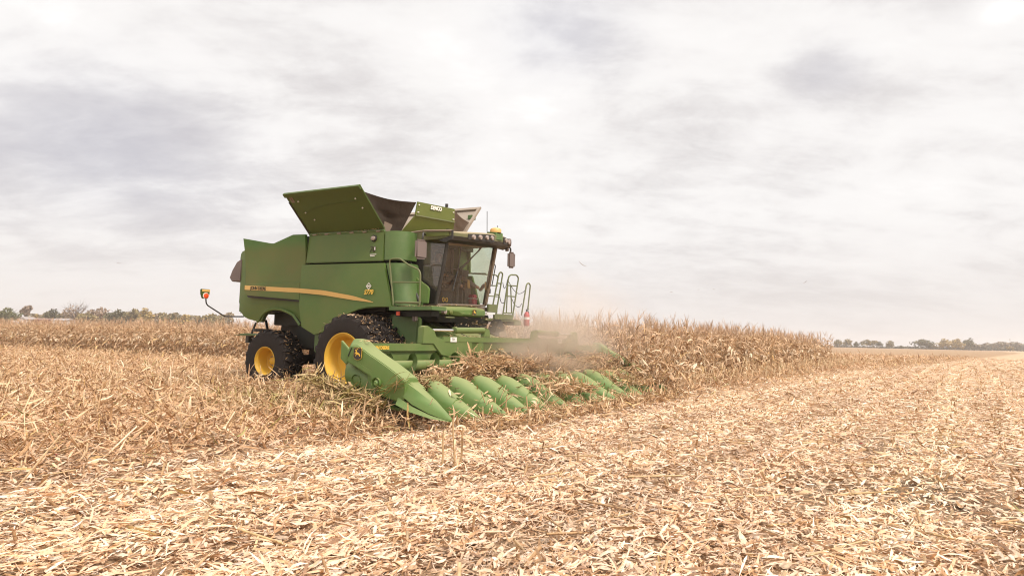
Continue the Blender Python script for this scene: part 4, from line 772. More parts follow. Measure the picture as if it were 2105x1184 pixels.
# console under the windshield
k4 = crop(640, 620, 1020, 1800)
KX = 1.72
b = MB(); secs = []
for i in range(11):
    t = i/10; y = -1.13+1.78*t; px = KX+.12*math.sin(math.pi*min(1, t*1.02))-.06*max(0, t-.9)*10*.6; zt = 2.175+.045*t+.02*math.sin(math.pi*t); zb_ = 2.005+.015*t+(.02 if t < .25 else 0)
    secs.append([(1.35, y, zt+.05), (px-.06, y, zt), (px, y, zt-.05), (px-.01, y, zb_+.03), (px-.10, y, zb_), (1.35, y, zb_)])
cs_ = part(b.loft(secs), 'front_console', 'snout', bevel=.012)
b = MB(); b.prism([(KX+.028, -1.08, 2.135), (KX+.115, -.60, 2.10), (KX+.12, -.42, 2.03), (KX+.10, -.5, 2.02), (KX+.03, -1.08, 2.03)], (-.03, 0, 0)); part(b, 'lamp_recess', 'lid', cs_)
for u, v, m in ((1300, 98, 'lens'), (1357, 104, 'demco')):
    p = k4(u, v, x=KX+.07); part(MB().lathe([(-.06, .055), (.02, .055), (.035, .035), (.037, .001)], p, (1, 0, 0), 18), 'headlamp', m, cs_)
def deer(o, right, up, s, par, ydepth, shape='shield'):
    """leaping-deer badge: dark plate, gold rim and gold deer"""
    right = Vector(right).normalized(); up = Vector(up); up = (up-right*up.dot(right)).normalized(); n = right.cross(up)
    def pl(pts, d, th, m, name, sc=1.):
        b = MB(); b.prism([Vector(o)+right*(x*s*sc)+up*(z*s*sc)+n*d for x, z in pts], n*th); return part(b, name, m, par, smooth=0)
    sh = [(-.42, .5), (.42, .5), (.5, .40), (.5, -.32), (.40, -.46), (.12, -.56), (-.12, -.56), (-.40, -.46), (-.5, -.32), (-.5, .40)]
    pl(sh, .0, .006, 'gold', 'badge_rim', 1.); pl(sh, .006, .004, 'black', 'badge_plate', .945)
    d = [(-.36, -.02), (-.24, .10), (-.20, .24), (-.30, .26), (-.33, .32), (-.22, .36), (-.14, .36), (-.10, .20), (-.02, .10), (.16, .04), (.27, -.04), (.34, .02), (.31, -.10), (.38, -.26), (.30, -.30), (.22, -.16), (.08, -.12), (-.08, -.10), (-.20, -.26), (-.26, -.24), (-.16, -.08), (-.22, -.02), (-.32, -.08)]
    pl(d, .011, .003, 'gold', 'badge_deer', .92)
    pl([(-.16, .34), (-.02, .42), (.10, .36), (.08, .32), (-.02, .36), (-.12, .31)], .011, .003, 'gold', 'badge_antler', .92)
deer(k4(1585, 104, x=KX+.125)+Vector((.012, 0, 0)), (0, 1, 0), (0, 0, 1), .13, cs_, 0)
part(MB().tube([k4(1305, 152, x=1.78), k4(1390, 156, x=1.78)], .018, 6), 'tow_bar', 'rail', cs_)
# --- left platform with ladder rails and chains
XP = 1.62
pp = lambda u, v: e4(u, v, x=XP)
p0, p1 = pp(215, 835), pp(725, 895)
b = MB(); b.box((XP-.5, (p0.y+p1.y)/2, 1.98), (1.0, p1.y-p0.y, .06)); lpf = part(b, 'ladder_platform', 'rail', bevel=.008)
b = MB(); b.beam(pp(240, 690), pp(378, 700), .05, .2); b.beam(pp(335, 815), pp(612, 830), .05, .13); part(b, 'platform_kick_plate', 'rail', lpf)
b = MB(); b.beam(pp(215, 772), pp(335, 782), .06, .03); part(b, 'platform_step', 'white', lpf)
b = MB(); b.box(pp(700, 905)+Vector((-.2, 0, -.02)), (.4, .35, .12)); part(b, 'platform_extension', 'rail', lpf, bevel=.01)
b = MB(); b.tube([pp(300, 750), pp(410, 175), pp(438, 138), pp(470, 168), pp(368, 775)], .020, 8, round_=.05)
for u0, v0, u1, v1 in ((400, 315, 450, 318), (362, 484, 422, 488), (325, 655, 388, 658)): b.tube([pp(u0, v0), pp(u1, v1)], .017, 6)
part(b, 'ladder_rail', 'rail', lpf)
b = MB(); b.tube([pp(465, 835), pp(560, 215), pp(590, 185), pp(680, 188), pp(710, 232), pp(615, 855)], .020, 8, round_=.06)
for u0, v0, u1, v1 in ((545, 345, 690, 356), (524, 508, 655, 517), (480, 764, 626, 770)): b.tube([pp(u0, v0), pp(u1, v1)], .017, 6)
b.tube([pp(590, 345), pp(606, 770)], .016, 6); b.tube([pp(545, 345), pp(525, 770)], .016, 6); part(b, 'ladder_rail', 'rail', lpf)
b = MB(); b.tube([pp(755, 800), pp(830, 335), pp(860, 305), pp(890, 340), pp(850, 720)], .020, 8, round_=.05); part(b, 'ladder_rail', 'rail', lpf)
def chain(a, c, m): b = MB(); b.tube([a, a.lerp(m, .5)+Vector((0, 0, -.05)), m, c.lerp(m, .5)+Vector((0, 0, -.05)), c], .009, 5, round_=.1); part(b, 'safety_chain', 'black', lpf)
chain(pp(470, 300), pp(545, 250), pp(500, 395)); chain(pp(560, 290), pp(828, 400), pp(700, 475)); chain(pp(425, 520), pp(510, 560), pp(460, 615)); chain(pp(598, 530), pp(760, 620), pp(690, 675))
b = MB(); q4 = lambda u, v: e4(u, v, x=.9); b.tube([q4(0, 165), q4(370, 190), q4(402, 225), q4(380, 350)], .018, 6, round_=.05); b.tube([q4(305, 350), q4(390, 350)], .016, 6); b.tube([q4(240, 505), q4(390, 515)], .016, 6); part(b, 'deck_rail', 'rail', lpf)
b = MB(); q5 = lambda u, v: e4(u, v, x=1.5); b.tube([q5(330, 8), q5(360, 48), q5(307, 345), q5(270, 357)], .014, 6, round_=.04); part(b, 'cab_grab_bar', 'black')
part(MB().box(q5(262, 432), (.05, .09, .13)), 'switch_box', 'black', bevel=.01)

# --- fire extinguisher on the platform rail
pe = e4(832, 850, x=XP); fx = tag(empty('fire_extinguisher', toW(*pe), MROT), 'small red fire extinguisher strapped to the last ladder rail', 'fire extinguisher')
fbod = MB().lathe([(-.20, .001), (-.20, .07), (-.18, .08), (.10, .08), (.16, .05), (.18, .03)], (0, 0, 0), (0, 0, 1), 20).build('cylinder', M['red'], fx, smooth=50)
MB().lathe([(-.03, .083), (.04, .083)], (0, 0, 0), (0, 0, 1), 20).build('label_band', M['white'], fx)
MB().cyl((0, 0, .17), (0, 0, .23), .025, n=10).beam((0, -.02, .24), (.0, .1, .26), .025).build('valve_handle', M['black'], fx, smooth=40)
MB().tube([(0, 0, .21), (0, .09, .2), (.02, .1, .05), (.02, .09, -.1)], .012, 6).build('hose', M['black'], fx)

# ================================================================== corn header (twelve rows)
HB = tag(empty('corn_header', ORG+FD*2.9, MROT), 'green twelve row corn header with pointed snouts carried low in front of the combine', 'corn header')
HOFF = Vector((-2.9, 0, 0))
def hpart(mb, name, m, parent=HB, **k):
    bmesh.ops.translate(mb.bm, vec=HOFF, verts=mb.bm.verts); return mb.build(name, M[m] if isinstance(m, str) else m, parent, **k)
# snouts between the rows
SN = [(3.62, .215, .79, .47), (3.72, .235, .80, .44), (3.9, .24, .765, .38), (4.12, .235, .655, .31), (4.38, .205, .495, .24)]
TP = [(4.36, .20, .485, .23), (4.46, .185, .44, .21), (4.6, .14, .36, .185), (4.75, .075, .27, .165), (4.85, .02, .21, .165)]
def arch(x, y, w, zt, zb, n=9):
    r = []
    for i in range(n):
        a = math.pi*i/(n-1); r.append((x, y-w*math.cos(a), zb+(zt-zb)*math.sin(a)**.8 if 0 < i < n-1 else zb))
    return r
for k in range(11):
    y = -3.81+.762*k; dz = random.uniform(-.02, .02); tl = random.uniform(-.02, .03)
    sn = hpart(MB().loft([arch(x, y, w, zt+dz, zb+dz) for x, w, zt, zb in SN]), 'row_snout', 'snout', smooth=50)
    hpart(MB().loft([arch(x, y, w, zt+dz-tl*(x-4.1), zb+dz) for x, w, zt, zb in TP]), 'snout_tip', 'snout', sn, smooth=50)
    b = MB(); b.box((4.37, y, .50+dz), (.05, .05, .03)); hpart(b, 'snout_hinge', 'head', sn, bevel=.006)
# end dividers
def divider(s):
    def q(x, y, z): return (x, -s*y, z)
    st = [(2.66, 1.06, 1.20, 1.36), (2.74, 1.03, 1.33, 1.455), (2.90, .97, 1.34, 1.44), (3.06, .90, 1.27, 1.33), (3.22, .84, 1.19, 1.24), (3.32, .58, 1.15, 1.195), (3.6, .50, 1.02, 1.065), (3.84, .47, .90, .945), (4.02, .50, .80, .845)]
    secs = [[q(x, -4.74, zb), q(x, -4.76, zc-.12), q(x, -4.75, zc), q(x, -4.66, zr), q(x, -4.46, zr), q(x, -4.40, zc-.05), q(x, -4.40, zb)] for x, zb, zc, zr in st]
    d = hpart(MB().loft(secs), 'end_divider', 'snout', bevel=.012, smooth=32)
    st2 = [(3.98, .46, .80, .13+.02), (4.2, .37, .70, .165), (4.5, .28, .53, .12), (4.72, .235, .38, .06), (4.86, .22, .27, .02)]
    secs = []
    for x, zb, zt, w in st2: yc = -4.585; secs.append([q(x, yc-w*1.12, zb+.10*(4.9-x)), q(x, yc-w*1.0, zb+(zt-zb)*.5), q(x, yc-w*.6, zt-.03), q(x, yc, zt), q(x, yc+w*.6, zt-.03), q(x, yc+w, zb+(zt-zb)*.4), q(x, yc+w, zb)])
    tp = hpart(MB().loft(secs), 'divider_tip', 'snout', d, smooth=40)
    secs = [[q(x, -4.585-w*1.5, zb+.0), q(x, -4.585-w*1.12, zb+.11*(4.9-x)), q(x, -4.585+w, zb+.1*(4.9-x)), q(x, -4.585+w, zb)] for x, zb, zt, w in [(3.88, .42, .8, .15), (4.2, .33, .7, .165), (4.55, .25, .5, .11), (4.86, .21, .26, .02)]]
    hpart(MB().loft(secs), 'tip_flange', 'snout', tp, bevel=.006)
    hpart(MB().prism([q(3.05, -4.40, 1.17), q(3.26, -4.40, 1.20), q(3.48, -4.40, 1.085), q(3.94, -4.40, .82), q(4.2, -4.40, .67), q(4.1, -4.40, .5), q(3.1, -4.40, .6)], (0, s*.28, 0)), 'inner_hood', 'snout', d, bevel=.03)
    hpart(MB().prism([q(2.36, -4.56, 1.42), q(2.52, -4.56, 1.30), q(2.66, -4.56, 1.12), q(2.5, -4.56, 1.0), q(2.36, -4.56, 1.10)], (0, s*.05, 0)), 'rear_fin', 'snout', d, bevel=.008)
    b = MB(); b.prism([q(x, -4.752, z) for x, z in [(2.675, 1.075), (2.70, 1.15), (2.98, 1.045), (3.30, .925), (3.47, .875), (3.56, .80), (3.55, .56), (3.33, .60), (3.325, .80), (3.215, .86)]], (0, -s*.018, 0)); hpart(b, 'side_border', 'snout', d, bevel=.008)
    b = MB().lathe([(-.02, .09), (.022, .088), (.024, .066), (-.01, .05), (-.03, .03), (-.03, .001)], q(3.41, -4.775, .735), (0, -s, 0), 20); hpart(b, 'pivot_boss', 'snout', d)
    b = MB(); secs = []
    for x, zc, rr in ((2.55, .86, .20), (3.0, .70, .24), (3.45, .50, .22)): secs.append([q(x, -4.56-rr*.6*math.sin(a), zc+rr*math.cos(a)) for a in np.linspace(0, math.pi, 8)]+[q(x, -4.3, zc-rr), q(x, -4.3, zc+rr)])
    hpart(b.loft(secs), 'gearbox_shield', 'head', d, bevel=.01)
    b = MB().lathe([(0, .11), (.05, .10), (.07, .05), (.072, .001)], q(2.86, -4.71, .74), (0, -s, 0), 20); hpart(b, 'shield_cap', 'head', d)
    hpart(MB().loft([[q(3.35, -4.72, .44), q(3.35, -4.3, .44), q(3.35, -4.3, .38), q(3.35, -4.72, .38)], [q(3.8, -4.74, .36), q(3.8, -4.3, .36), q(3.8, -4.3, .30), q(3.8, -4.74, .31)], [q(4.0, -4.70, .36), q(4.0, -4.4, .36), q(4.0, -4.4, .31), q(4.0, -4.7, .33)]]), 'skid_shoe', 'lid', d, bevel=.01)
    b = MB(); b.prism([q(2.70, -4.763, 1.16), q(2.775, -4.763, 1.30), q(2.80, -4.763, 1.30), q(2.725, -4.763, 1.15)], (0, -s*.004, 0)); hpart(b, 'recess_slot', 'dark', d, smooth=0)
    if s > 0: deer(Vector((2.955, -4.772, 1.21))+HOFF, (1, 0, 0), (-.02, 0, 1), .195, d, 0)
    return d
divider(1); divider(-1)
# back frame: top beams, back sheet, folding centre, cylinders
for s in (-1, 1):
    o = hpart(MB().box((2.86, s*3.55, 1.31), (.13, 1.95 if s < 0 else 2.6, .145)).build if False else MB().box((2.86, s*(3.47 if s < 0 else 3.75), 1.31), (.13, 1.98 if s < 0 else 2.4, .145)), 'top_beam', 'head', bevel=.012)
    if s < 0: tbm = o
text('lettering', 'JOHN DEERE', .078, Vector((2.932, -4.22, 1.302))+HOFF, (0, 1, 0), (0, 0, 1), M['gold'], tbm, ext=.003, bold=.003)
hpart(MB().box((2.84, 0, .95), (.05, 9.0, .72)), 'back_sheet', 'head', bevel=.006)
hpart(MB().box((2.93, 0, .62), (.3, 9.0, .08)), 'trough_floor', 'head')
hpart(MB().box((2.87, .0, 1.47), (.14, 5.0, .115)), 'centre_beam', 'head', bevel=.012)
for s in (-1, 1):
    b = MB(); b.prism([(2.95, s*3.10, 1.70), (2.95, s*2.98, 1.73), (2.95, s*2.78, 1.65), (2.95, s*2.70, 1.52), (2.95, s*2.45, 1.46), (2.95, s*2.30, 1.12), (2.95, s*2.55, 1.16), (2.95, s*2.8, 1.38), (2.95, s*3.12, 1.38)], (-.14, 0, 0)); br = hpart(b, 'fold_bracket', 'head', bevel=.012)
    hpart(MB().cyl((2.89, s*2.85, 1.645), (2.89, s*2.05, 1.655), .028, n=14), 'cylinder_rod', 'chrome', br)
    hpart(MB().cyl((2.89, s*2.08, 1.655), (2.89, s*1.08, 1.675), .062, n=20).cyl((2.89, s*2.10, 1.655), (2.89, s*2.02, 1.656), .072, n=20).box((2.89, s*1.04, 1.675), (.08, .12, .10)), 'fold_cylinder', 'head', br, bevel=.008)
    b = MB(); b.prism([(2.94, s*1.13, 1.53), (2.94, s*.87, 1.53), (2.94, s*.92, 1.70), (2.94, s*1.06, 1.72)], (-.1, 0, 0)); hpart(b, 'cylinder_mount', 'head', br, bevel=.01)
    st = hpart(MB().box((2.944, s*2.17, 1.47), (.006, .20, .095)), 'warning_sticker', 'white', br, smooth=0)
    text('pictogram', 'S<', .085, Vector((2.949, s*2.17, 1.475))+HOFF, (0, 1, 0), (0, 0, 1), M['ink'], st, ext=.002)
    b = MB(); b.prism([(2.93, s*1.28, 1.42), (2.93, s*1.12, 1.42), (2.93, s*1.10, 1.14), (2.93, s*1.35, 1.05), (2.93, s*1.75, 1.05)], (-.06, 0, 0)); hpart(b, 'frame_gusset', 'head', bevel=.01)
hpart(MB().box((2.88, 0, 1.28), (.06, 4.6, .3)), 'centre_sheet', 'lid')
hpart(MB().box((2.88, -2.0, 1.22), (.10, .95, .42)), 'centre_plate', 'head', bevel=.01)
# cross auger with flighting
for s in (-1, 1):
    a = hpart(MB().cyl((3.08, s*4.35, .98), (3.08, s*.3, .98), .10, n=20), 'cross_auger', 'head')
    b = MB(); pr_, n_ = .62, 150; rows = []
    for i in range(n_):
        y = s*(4.3-4.0*i/n_); an = 2*math.pi*(4.0*i/n_)/pr_; c_, s_ = math.cos(an), math.sin(an)
        rows.append([b.bm.verts.new((3.08+c_*r_, y, .98+s_*r_)) for r_ in (.098, .235)])
    for p, q_ in zip(rows, rows[1:]): b.bm.faces.new((p[0], q_[0], q_[1], p[1]))
    bmesh.ops.solidify(b.bm, geom=b.bm.faces[:], thickness=.008); hpart(b, 'flighting', 'head', a, smooth=60)
# row units: dark deck between the snouts with gathering chains
for k in range(12):
    y = -4.19+.762*k; b = MB(); b.loft([[(2.98, y-.16, .62), (2.98, y+.16, .62), (2.98, y+.16, .5), (2.98, y-.16, .5)], [(4.0, y-.15, .33), (4.0, y+.15, .33), (4.0, y+.15, .24), (4.0, y-.15, .24)]]); hpart(b, 'row_unit', 'dark', bevel=.01)

# ------------------------------------------------------------------ crop trash riding on the header, leaning stalks, chaff on the tyres
def to_w(a): a = np.asarray(a); x, y = l2w(a[:, 0], a[:, 1]); return np.stack([x, y, a[:, 2]], 1)
parts = []
def heap(n, xr, yr_, zf, ln, sp=.06, pit=.45, pal=PAL_R, pw=PW_R):
    x = rng.uniform(*xr, n); y = rng.uniform(*yr_, n); z = zf(x, y)+np.abs(rng.normal(0, sp, n)); p = to_w(np.stack([x, y, z], 1))
    parts.append(ribbons(p, rng.uniform(0, 6.28, n), rng.normal(0, pit, n), rng.normal(0, .7, n), rng.uniform(*ln, n), rng.uniform(.012, .04, n), rng.normal(.05, .2, n), pick(n, pal, pw), 4))
    m = n//5; x = rng.uniform(*xr, m); y = rng.uniform(*yr_, m); z = zf(x, y)+np.abs(rng.normal(0, sp, m)); c = to_w(np.stack([x, y, z], 1)); d = rng.normal(0, 1, (m, 3)); d[:, 2] *= .45; d *= (rng.uniform(.06, .28, m)/np.linalg.norm(d, axis=1))[:, None]
    parts.append(sticks(c-d, c+d, np.full(m, .008), np.full(m, .006), pick(m, np.array([(.42, .28, .14), (.34, .20, .10), (.52, .38, .2)]), np.ones(3)), 4))
mound = lambda y: .5+.5*np.sin(y*2.1+1)*np.sin(y*.83)
heap(3600, (3.0, 3.6), (-3.3, 4.3), lambda x, y: .72+.16*mound(y)-.25*np.abs(x-3.15)+.16*np.clip((y+2.9)/.6, 0, 1), (.08, .34), .10)
heap(1500, (3.2, 3.72), (-3.6, 4.4), lambda x, y: .62+.12*mound(y), (.08, .3), .07)
for cy0, nn in ((-.9, 90), (-.3, 260), (.4, 200), (3.0, 140), (3.6, 200), (4.3, 300)): heap(nn, (3.75, 4.75), (cy0-.35, cy0+.35), lambda x, y: .40+.30*np.abs(np.cos((y+3.81)/.762*np.pi))*(4.9-x)/1.2, (.10, .34), .07, .6)
heap(90, (3.7, 4.5), (-3.9, 4.4), lambda x, y: .36+.36*np.abs(np.cos((y+3.81)/.762*np.pi))*(4.9-x)/1.2, (.08, .26), .03)
heap(900, (3.3, 4.3), (2.2, 5.0), lambda x, y: .75-.35*(x-3.3), (.1, .42), .12, .6)
heap(700, (3.55, 3.85), (-4.2, -3.4), lambda x, y: .72-.3*(x-3.5), (.06, .28), .05, .5, np.array([(.30, .22, .09), (.38, .29, .12), (.24, .17, .07)]), np.ones(3))
heap(1300, (4.5, 5.3), (-4.4, 5.2), lambda x, y: .05+.0*x, (.10, .34), .09, .6)
heap(700, (4.5, 5.3), (-4.5, 5.2), lambda x, y: .06+.0*x, (.12, .4), .12, .9)
# chaff settled on ledges of the header and the machine
def chaff(n, xr, yr_, z0, sp=.008):
    p = to_w(np.stack([rng.uniform(*xr, n), rng.uniform(*yr_, n), z0+np.abs(rng.normal(0, sp, n))], 1))
    parts.append(ribbons(p, rng.uniform(0, 6.28, n), rng.normal(0, .25, n), rng.normal(0, .5, n), rng.uniform(.02, .11, n), rng.uniform(.006, .02, n), rng.normal(0, .15, n), pick(n, PAL_R, PW_R), 2))
chaff(260, (2.80, 2.93), (-4.4, 4.9), 1.39); chaff(160, (2.80, 2.94), (-2.5, 2.5), 1.535); chaff(120, (.8, 1.9), (-1.7, -1.25), 2.18); chaff(70, (1.4, 1.75), (-1.0, .6), 2.25); chaff(120, (1.2, 1.62), (1.6, 2.6), 2.02); chaff(200, (.7, 2.6), (-.7, .7), 1.75, .15)
chaff(60, (2.75, 3.1), (-4.66, -4.46), 1.42); chaff(60, (-2.1, .3), (-1.69, -1.63), 3.97)
# grass and stalks dragged over the divider and around the near wheel
GP = np.array([(.40, .31, .12), (.48, .36, .17), (.32, .27, .09), (.54, .40, .21), (.46, .31, .16)])
heap(1000, (-.3, 3.6), (-5.9, -4.72), lambda x, y: .02+.10*np.exp(-((y+4.8)/.5)**2)+.0*x, (.14, .55), .17, .85, GP, np.ones(5))
heap(1500, (-.6, 4.2), (-6.2, -4.72), lambda x, y: .02+.0*x, (.12, .45), .15, .8)
heap(500, (1.8, 3.6), (-5.0, -4.7), lambda x, y: .70-.20*(x-1.8), (.14, .5), .07, .5, GP, np.ones(5))
heap(2600, (-5.5, 1.5), (-4.3, -2.55), lambda x, y: .05+.0*x, (.14, .5), .19, .9)
heap(900, (-2.8, -1.0), (-2.6, 0), lambda x, y: .05+.0*x, (.12, .45), .2, .8)
n = 34; t = rng.uniform(0, 1, n); x = 3.25+.85*t+rng.normal(0, .06, n); z = .52+.30*t+rng.normal(0, .05, n); p = to_w(np.stack([x, np.full(n, -4.80)+rng.normal(0, .015, n), z], 1))
parts.append(ribbons(p, np.full(n, -HD)+rng.normal(0, .25, n), rng.normal(.35, .3, n), rng.normal(0, .4, n), rng.uniform(.25, .6, n), rng.uniform(.008, .02, n), rng.normal(0, .15, n), pick(n, GP, np.ones(5)), 6))
v, q, c = merge(parts); tag(arrmesh('crop_trash', v, q, c, M['residue']), 'broken stalks and leaves heaped on and around the header', 'crop trash', kind='stuff')
parts = []
n = 60; x = rng.uniform(3.0, 4.7, n); y = rng.uniform(4.2, 6.2, n); w_ = to_w(np.stack([x, y, x*0], 1))
parts += plant_field(w_[:, 0], w_[:, 1], 0, rng.uniform(.45, .95, n), rng.normal(0, .55, (n, 2)), rng.uniform(.9, 1.1, n))
n = 34; x = rng.uniform(3.0, 3.6, n); y = rng.uniform(-2.2, 4.4, n); w_ = to_w(np.stack([x, y, x*0], 1))
parts += plant_field(w_[:, 0], w_[:, 1], 0, rng.uniform(.42, .62, n), rng.normal(0, .45, (n, 2)), rng.uniform(.85, 1.05, n))
v, q, c = merge(parts); tag(arrmesh('bent_corn_plants', v, q, c, M['corn']), 'bent corn plants being pulled into the header', 'corn plants', kind='stuff')
parts = []
for cx_, cy_, r_, w_, n in ((0, -2.14, .985, .5, 330), (0, -1.48, .985, .5, 260), (-3.53, -1.45, .80, .6, 160), (0, 2.1, .985, .5, 60)):
    a = rng.uniform(-.9, 2.0, n); rr = r_+rng.uniform(-.02, .02, n); p = to_w(np.stack([cx_+np.sin(a)*rr, cy_+rng.uniform(-w_/2, w_/2, n), r_+np.cos(a)*rr], 1))
    parts.append(ribbons(p, rng.uniform(0, 6.28, n), rng.normal(0, .5, n), rng.normal(0, .6, n), rng.uniform(.03, .13, n), rng.uniform(.01, .03, n), rng.normal(0, .2, n), pick(n, np.vstack([PAL_R, [(.16, .11, .08), (.10, .075, .06)]]), np.append(PW_R, [.3, .3])), 3))
v, q, c = merge(parts); tag(arrmesh('tyre_mud_straw', v, q, c, M['residue']), 'straw and mud stuck to the tyre treads', 'straw', kind='stuff')

# ------------------------------------------------------------------ single broken stalks one can point at
def stalk(name, loc, h, lean, label, leaves=3, seed=1):
    r = np.random.default_rng(seed); root = tag(empty(name, loc), label, 'corn stalk', 'broken corn stalks in front of the header')
    top = Vector((lean[0]*h, lean[1]*h, h)); MB().tube([(0, 0, -.04), top*.35+Vector((.006, 0, 0)), top*.7-Vector((.004, 0, 0)), top], [.013, .012, .0115, .010], 7).build('stem', mat_stem, root, smooth=50)
    for _ in range(leaves):
        v, q, c = corn_leaves(r.uniform(.25, .95, 1)*h, r.uniform(0, 6.28, 1), r.uniform(.12, .32, 1), r.uniform(-.2, 1.2, 1), r.uniform(-1.5, -.8, 1), r.uniform(.02, .04, 1), r.normal(0, 1.2, 1), PAL_R[r.integers(0, 4, 1)]); arrmesh('torn_leaf', v, q, c, M['residue'], root)
    return root
mat_stem = mat('dry_stem', (.46, .31, .16), .8, var=.25, scale=18)
def gp(u, v, z=0.): p = P(u, v, z=z); w = toW(p.x, p.y, 0); return (w.x, w.y, float(height(w.x, w.y)))
SL = [((576, 792), .5, (.05, -.02), 'upright pale stalk standing left of the front wheel'), ((934, 965), .54, (-.06, 0), 'tall bare stalk standing just below the tip of the emblem divider'), ((946, 962), .46, (.05, .02), 'thinner stalk right beside the tall bare one below the divider tip'),
      ((908, 968), .42, (.02, 0), 'short dark stub left of the tall bare stalk below the divider tip'), ((848, 880), .48, (.03, .02), 'thin stalk in front of the divider with the emblem'), ((762, 850), .55, (-.05, 0), 'split pale stalk leaning against the divider below the emblem'),
      ((1015, 872), .42, (.05, .05), 'stalk with curled leaf between the first two snouts'), ((1036, 868), .5, (.10, 0), 'brown stalk in front of the second snout'), ((1090, 880), .55, (-.14, 0), 'pale leaning stalk right of the third snout tip'), ((1165, 845), .6, (.02, 0), 'upright stalk among the trash by the middle snouts')]
for i, (uv, h, ln, lb) in enumerate(SL): stalk('corn_stalk', gp(*uv), h, ln, lb, 3+i % 3, i+5)

# ------------------------------------------------------------------ operator in the cab and the cooler beside the feet
OPL = Vector((.80, -.05, 2.82)); op = tag(empty('person', toW(*OPL), MROT), 'person in dark jacket and cap leaning back in the cab seat with boots up', 'person')
def skin(name, chains, m, parent, sub=2):
    """chains of (point, radius) sharing points by position -> one skinned surface"""
    bm = bmesh.new(); lay = bm.verts.layers.skin.verify(); idx = {}
    for ch in chains:
        pv = None
        for p, r in ch:
            k = tuple(round(t, 3) for t in p)
            if k not in idx:
                v = bm.verts.new(p); v[lay].radius = (r, r) if isinstance(r, (int, float)) else r; v[lay].use_root = not idx; idx[k] = v
            v = idx[k]
            if pv is not None and bm.edges.get((pv, v)) is None: bm.edges.new((pv, v))
            pv = v
    me = bpy.data.meshes.new(name); bm.to_mesh(me); bm.free(); o = link(name, me, parent); me.materials.append(m)
    s = o.modifiers.new('skin', 'SKIN'); s.use_smooth_shade = True; o.modifiers.new('sub', 'SUBSURF').levels = sub; o.modifiers['sub'].render_levels = sub
    return o
def rel(p): return tuple(Vector(p)-OPL)
hip, w1, ch_, nk, hd_ = (.80, -.05, 2.84), (.76, -.05, 3.02), (.70, -.05, 3.20), (.69, -.05, 3.38), (.72, -.05, 3.50)
sl, sr = (.71, .14, 3.27), (.71, -.24, 3.27); el, er = (.84, .27, 3.03), (.86, -.36, 3.03); hl, hr_ = (1.06, .20, 3.02), (1.10, -.24, 3.00)
kl, kr = (1.17, .27, 3.00), (1.16, -.02, 2.98); al, ar = (1.42, .74, 2.74), (1.36, .13, 2.72); tl_, tr_ = (1.46, .88, 2.80), (1.44, .19, 2.80)
A_ = rel
body = skin('body', [[(A_(hip), .12), (A_(w1), .12), (A_(ch_), .13), (A_(nk), .055), (A_(hd_), .085), (A_((.74, -.05, 3.57)), .075)],
     [(A_(ch_), .13), (A_(sl), .06), (A_(el), .042), (A_(hl), .030)], [(A_(ch_), .13), (A_(sr), .06), (A_(er), .042), (A_(hr_), .030)],
     [(A_(hip), .12), (A_((.86, .06, 2.84)), .085), (A_(kl), .06), (A_(al), .04)], [(A_(hip), .12), (A_((.86, -.16, 2.84)), .085), (A_(kr), .06), (A_(ar), .04)],
     [(A_((.74, -.05, 3.57)), .075), (A_((.825, -.05, 3.50)), .016)]]+
    [[(A_(h), .030), (A_((h[0]+.055, h[1]+dy, h[2]-.005)), .011), (A_((h[0]+.085, h[1]+dy*1.1, h[2]-.03)), .009)] for h in (hl, hr_) for dy in (-.03, -.01, .01, .03)]+[[(A_(h), .030), (A_((h[0]+.03, h[1]+(.045 if h is hr_ else -.045), h[2]+.02)), .011)] for h in (hl, hr_)], M['skin'], op)
skin('jacket', [[(A_(hip), .145), (A_(w1), .15), (A_(ch_), .16), (A_((.69, -.05, 3.33)), .075)], [(A_(ch_), .16), (A_(sl), .085), (A_(el), .062), (A_((1.02, .215, 3.02)), .045)], [(A_(ch_), .16), (A_(sr), .085), (A_(er), .062), (A_((1.05, -.26, 3.005)), .045)]], M['jacket'], op)
skin('trousers', [[(A_((.76, -.05, 2.90)), .13), (A_(hip), .135), (A_((.86, .06, 2.84)), .10), (A_(kl), .078), (A_((1.38, .67, 2.77)), .058)], [(A_(hip), .135), (A_((.86, -.16, 2.84)), .10), (A_(kr), .078), (A_((1.33, .11, 2.755)), .058)]], M['jeans'], op)
for a_, t_, so in ((al, tl_, (.03, .06, -.02)), (ar, tr_, (.05, .02, -.02))):
    bt = skin('boot', [[(A_(a_), .055), (A_((a_[0]+.01, a_[1]+.03, a_[2]-.04)), .055), (A_(((a_[0]+t_[0])/2+.02, (a_[1]+t_[1])/2, t_[2]-.02)), .05), (A_((t_[0], t_[1], t_[2]+.06)), .038)]], M['boot'], op)
    p = Vector(A_((t_[0]+.04, t_[1]+.01, t_[2]+.01))); d = Vector(so).normalized(); b = MB(); b.prism([p+Vector((0, -.05, -.10)), p+Vector((0, .05, -.10)), p+Vector((-.01, .055, .04)), p+Vector((-.02, .03, .11)), p+Vector((-.02, -.03, .11)), p+Vector((-.01, -.055, .04))], (.025, 0, 0)); b.build('boot_sole', M['sole'], bt, bevel=.01)
b = MB().lathe([(0, .098), (.05, .097), (.09, .075), (.112, .03), (.115, .001)], A_((.735, -.05, 3.545)), (0, 0, 1), 20); b.prism([Vector(A_((.82, -.13, 3.555))), Vector(A_((.90, -.09, 3.55))), Vector(A_((.90, -.01, 3.55))), Vector(A_((.82, .03, 3.555)))], (0, 0, .012)); b.build('cap', M['cap'], op, bevel=.004)
for dy in (-.033, .033): MB().lathe([(0, .012), (.006, .009), (.008, .001)], A_((.80, -.05+dy, 3.525)), (1, 0, 0), 10).build('eye', M['black'], op)
